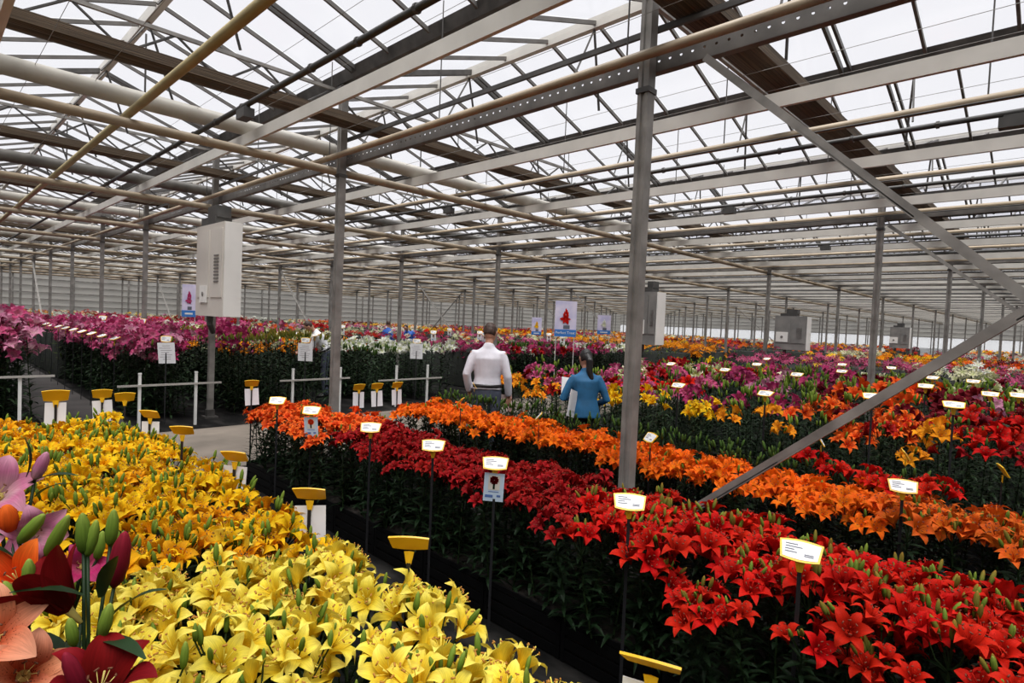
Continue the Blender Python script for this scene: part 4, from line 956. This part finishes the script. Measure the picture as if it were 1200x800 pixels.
# ------------------------------------------------------------------ hanging banners
ban_bg = simple('lilac_banner', (.52, .50, .74), .5, 0, nscale=3, c2=(.72, .66, .78), noise=.1)
ban_bl = simple('blue_banner_band', (.035, .17, .50), .5)
def text_mesh(txt, size, mat):
    cu = bpy.data.curves.new('lettering', 'FONT'); cu.body = txt; cu.size = size; cu.align_x = 'CENTER'; cu.align_y = 'CENTER'; cu.extrude = .001; cu.resolution_u = 2
    o = bpy.data.objects.new('tmp', cu); col.objects.link(o); dg = bpy.context.evaluated_depsgraph_get()
    me = bpy.data.meshes.new_from_object(o.evaluated_get(dg)); bpy.data.objects.remove(o); me.materials.clear(); me.materials.append(mat); me.name = 'lettering'; return me
def banner(x, y, zc, w, h, face, pet, label, txt=None):
    t = thing('banner', label, 'banner', (x, y, zc-h/2), R_(face+90))
    b = MB(); b.box((0,0,h/2), (w,.008,h)); link('panel', b.mesh('panel', ban_bg), t)
    b = MB(); b.box((0,-.006,h*.10), (w,.005,h*.2)); bd = link('title_band', b.mesh('title_band', ban_bl), t)
    if txt: link('lettering', text_mesh(txt, w*.165, MT['white_paint']), bd, T((0,-.010,h*.11)) @ Rx(PI/2))
    else:
        b = MB(); b.box((0,-.0095,h*.1), (w*.55,.002,h*.05)); link('lettering', b.mesh('lettering', MT['white_paint']), bd)
    b = MB(); bloom_into(b, T((0,-.012,h*.5)) @ Rx(PI/2) @ Matrix.Diagonal((1,1,.12,1)), w*.27, stam=False, seed=4); 
    link('pictured_bloom', b.mesh('pictured_bloom', PET[pet]), t)
    b = MB()
    for k, (dx, dz) in enumerate(((-.05,.22),(.04,.30),(.0,.36),(.08,.2))): bud_into(b, T((dx*w,-.010,h*(.42+dz*.6))) @ Ry(dx) @ Matrix.Diagonal((1,.2,1,1)), h*.16)
    link('pictured_buds', b.mesh('pictured_buds', PET[pet]), t)
    b = MB(); b.box((.05*w,-.008,h*.27), (w*.3,.003,h*.1)); link('pictured_leaves', b.mesh('pictured_leaves', MT['ink']), t)
    for sx in (-1, 1):
        b = MB(); b.bar((sx*w*.42,.012,h*.9), (sx*w*.42,.012,-(zc-h/2)), .008, 6); link('pole', b.mesh('pole', MT['white_paint']), t)
banner(11.78, 9.53, 1.915, .56, .92, 225, 'red', 'lilac banner with a red lily picture standing at the path edge', 'Perfect Treat')
banner(16.13, 11.4, 1.81, .44, .63, 225, 'white', 'smaller lilac banner with a white lily picture and blue band')
banner(5.37, 17.7, 1.98, .36, .9, 235, 'magenta', 'lilac banner with a magenta lily picture beside the heater cabinet')
banner(15.0, 13.4, 1.66, .34, .6, 225, 'yellow', 'small banner with a yellow lily picture behind the red lily banner')

# ------------------------------------------------------------------ the bunch of mixed lilies close to the viewer, each petal and leaf its own piece
RTV, UPV, TCV = Vector((.697,-.716,.043)), Vector((-.005,.055,.998)), Vector((-.717,-.696,.035))
def dirv(r, u, t): return (RTV*r+UPV*u+TCV*t).normalized()
def orient(p, d, spin=0): return T(p) @ d.to_track_quat('Z', 'Y').to_matrix().to_4x4() @ Rz(spin)
def hero(name, base, label, blooms=(), buds=(), leaves=()):
    t = thing(name, label, 'lily', (base[0], base[1], ZS)); o = Vector((base[0], base[1], ZS)); rnd = random.Random(len(label))
    tops = [Vector(q[0]) for q in blooms]+[Vector(q[0]) for q in buds]
    top = sum(tops, Vector())/len(tops); fork = Vector((base[0]*.4+top.x*.6, base[1]*.4+top.y*.6, min(q.z for q in tops)-.09))-o
    b = MB(); b.loft([(0,0,0), fork*.5, fork], [.006,.0055,.005], 6)
    link('stem', b.mesh('stem', MT['leaf_mid'], True), t)
    for q in range(16):
        b = MB(); leaf_into(b, Matrix.Identity(4), .13, .014, 0, rnd.uniform(.4,.9), 5)
        link('leaf', b.mesh('leaf', MT['leaf_mid'], True), t, T(fork*(.3+.68*q/16)) @ Rz(q*2.4) @ Ry(rnd.uniform(-.4,.1)))
    for p, d, R, pet, Hk, rc, spin in blooms:
        p = Vector(p)-o; M = orient(p, d, spin); H = R*Hk
        b = MB(); stamens(b, S(.72), R, H*.8, 0, 1); b.loft([(0,0,-R*.4),(0,0,-R*.05),(0,0,R*.08)], [R*.05,R*.09,R*.14], 8, 1)
        bl = link('bloom', b.mesh('stamens', [MT['anther'], MT['filament']], True), t, M)
        for k in range(6):
            w_ = k % 2; b = MB(); tepal(b, Matrix.Identity(4), R*rnd.uniform(.94,1.06), H, R*(.36 if w_ else .27), 10, 0, rc+rnd.uniform(-.2,.2), .3, None)
            link('petal', b.mesh('petal', PET[pet], True), bl, Rz(PI/3*k+rnd.uniform(-.1,.1)) @ Ry(rnd.uniform(-.15,.1)) @ T((0,0,-.003*(1-w_))))
        b = MB(); b.loft([fork, (fork+p)/2+Vector((0,0,.01)), M @ Vector((0,0,-R*.38))], [.004,.0035,.0032], 6); link('flower_stalk', b.mesh('flower_stalk', MT['leaf_mid'], True), t)
    for p, d, L_, mat, fat in buds:
        p = Vector(p)-o; b = MB(); bud_into(b, Matrix.Identity(4), L_, 0, 12, fat); link('bud', b.mesh('bud', MT.get(mat) or PET[mat], True), t, orient(p-d*L_*.5, d))
        b = MB(); b.loft([fork, (fork+p)/2, p-d*L_*.48], [.0035,.003,.003], 6); link('flower_stalk', b.mesh('flower_stalk', MT['leaf_mid'], True), t)
    for p, d, L_, W in leaves:
        b = MB(); leaf_into(b, Matrix.Identity(4), L_, W, 0, .45, 6); m = d.to_track_quat('X', 'Z').to_matrix().to_4x4(); link('leaf', b.mesh('leaf', MT['leaf_mid'], True), t, T(Vector(p)-o) @ m)
hero('dark_red_lily', (.20,1.17), 'dark red lily with two open blooms and upright green buds beside the lemon lilies',
  [((.190,1.215,1.275), dirv(-.6,.75,.15), .082, 'darkred', 1.15, 1.45, .3), ((.210,1.085,1.165), dirv(.25,.95,.15), .085, 'darkred', .8, 1.8, 0.)],
  [((.259,1.191,1.351), dirv(.2,1,0), .10, 'maroon', .17), ((.212,1.228,1.398), dirv(.0,1,.05), .072, 'bud_green', .17), ((.224,1.222,1.388), dirv(.25,1,.0), .066, 'bud_green', .15), ((.252,1.215,1.402), dirv(.1,1,0), .066, 'bud_green', .16), ((.188,1.163,1.257), dirv(-.1,1,.1), .05, 'bud_green', .19), ((.228,1.128,1.277), dirv(.3,1,.1), .062, 'bud_green', .17), ((.175,1.06,1.24), dirv(-.25,1,.2), .075, 'maroon', .16)],
  [((.240,1.163,1.262), dirv(.9,.35,.15), .13, .013), ((.21,1.19,1.30), dirv(-.6,.2,.6), .11, .015), ((.23,1.17,1.30), dirv(.5,.7,.3), .10, .014), ((.22,1.15,1.24), dirv(.8,-.2,.3), .12, .014)])
hero('pale_pink_lily', (.14,1.53), 'pale pink lily with wide blooms and a rosy bud above the yellow lilies',
  [((.126,1.562,1.395), dirv(.45,.5,.55), .072, 'palepink', .7, 2.2, .2), ((.168,1.520,1.330), dirv(.7,.1,.5), .066, 'palepink', .7, 2.2, .6), ((.10,1.50,1.28), dirv(.2,.5,.7), .06, 'palepink', .7, 2.2, .0)],
  [((.188,1.513,1.462), dirv(.45,1,0), .062, 'palepink', .2)],
  [((.172,1.527,1.426), dirv(1,.03,.0), .105, .011), ((.165,1.52,1.44), dirv(-.1,1,.1), .085, .010), ((.18,1.51,1.40), dirv(.9,.25,.1), .08, .010)])
hero('peach_lily', (.11,1.19), 'peach coloured lily with a freckled open bloom below the dark red lily',
  [((.095,1.228,1.250), dirv(.45,.55,.6), .078, 'peach', .6, 2.1, .4), ((.130,1.198,1.190), dirv(.6,.5,.5), .072, 'peach', .6, 2.1, .1)],
  [((.147,1.30,1.318), dirv(.1,1,.1), .06, 'bud_green', .18), ((.12,1.27,1.30), dirv(-.3,1,.1), .055, 'bud_green', .18)], [])
hero('orange_budded_lily', (.16,1.42), 'lily with an orange tulip shaped bud and a long pale green bud',
  [((.150,1.40,1.26), dirv(.2,.6,.6), .07, 'orangered', 1.0, 1.5, .2)], [((.134,1.478,1.373), dirv(.1,1,.2), .06, 'orangered', .3), ((.194,1.352,1.362), dirv(.55,1,0), .088, 'bud_green', .14), ((.165,1.43,1.36), dirv(.7,.8,0), .075, 'bud_green', .17)],
  [((.15,1.41,1.29), dirv(-.5,.6,.5), .1, .013)])
hero('magenta_lily', (.24,1.46), 'magenta lily half hidden behind the dark red lily buds',
  [((.180,1.50,1.255), dirv(.3,.5,.8), .055, 'magenta', .65, 2.2, .3), ((.248,1.43,1.262), dirv(.5,.5,.7), .05, 'magenta', .65, 2.2, .0)], [((.27,1.40,1.31), dirv(.2,1,0), .06, 'bud_green', .17)], [])
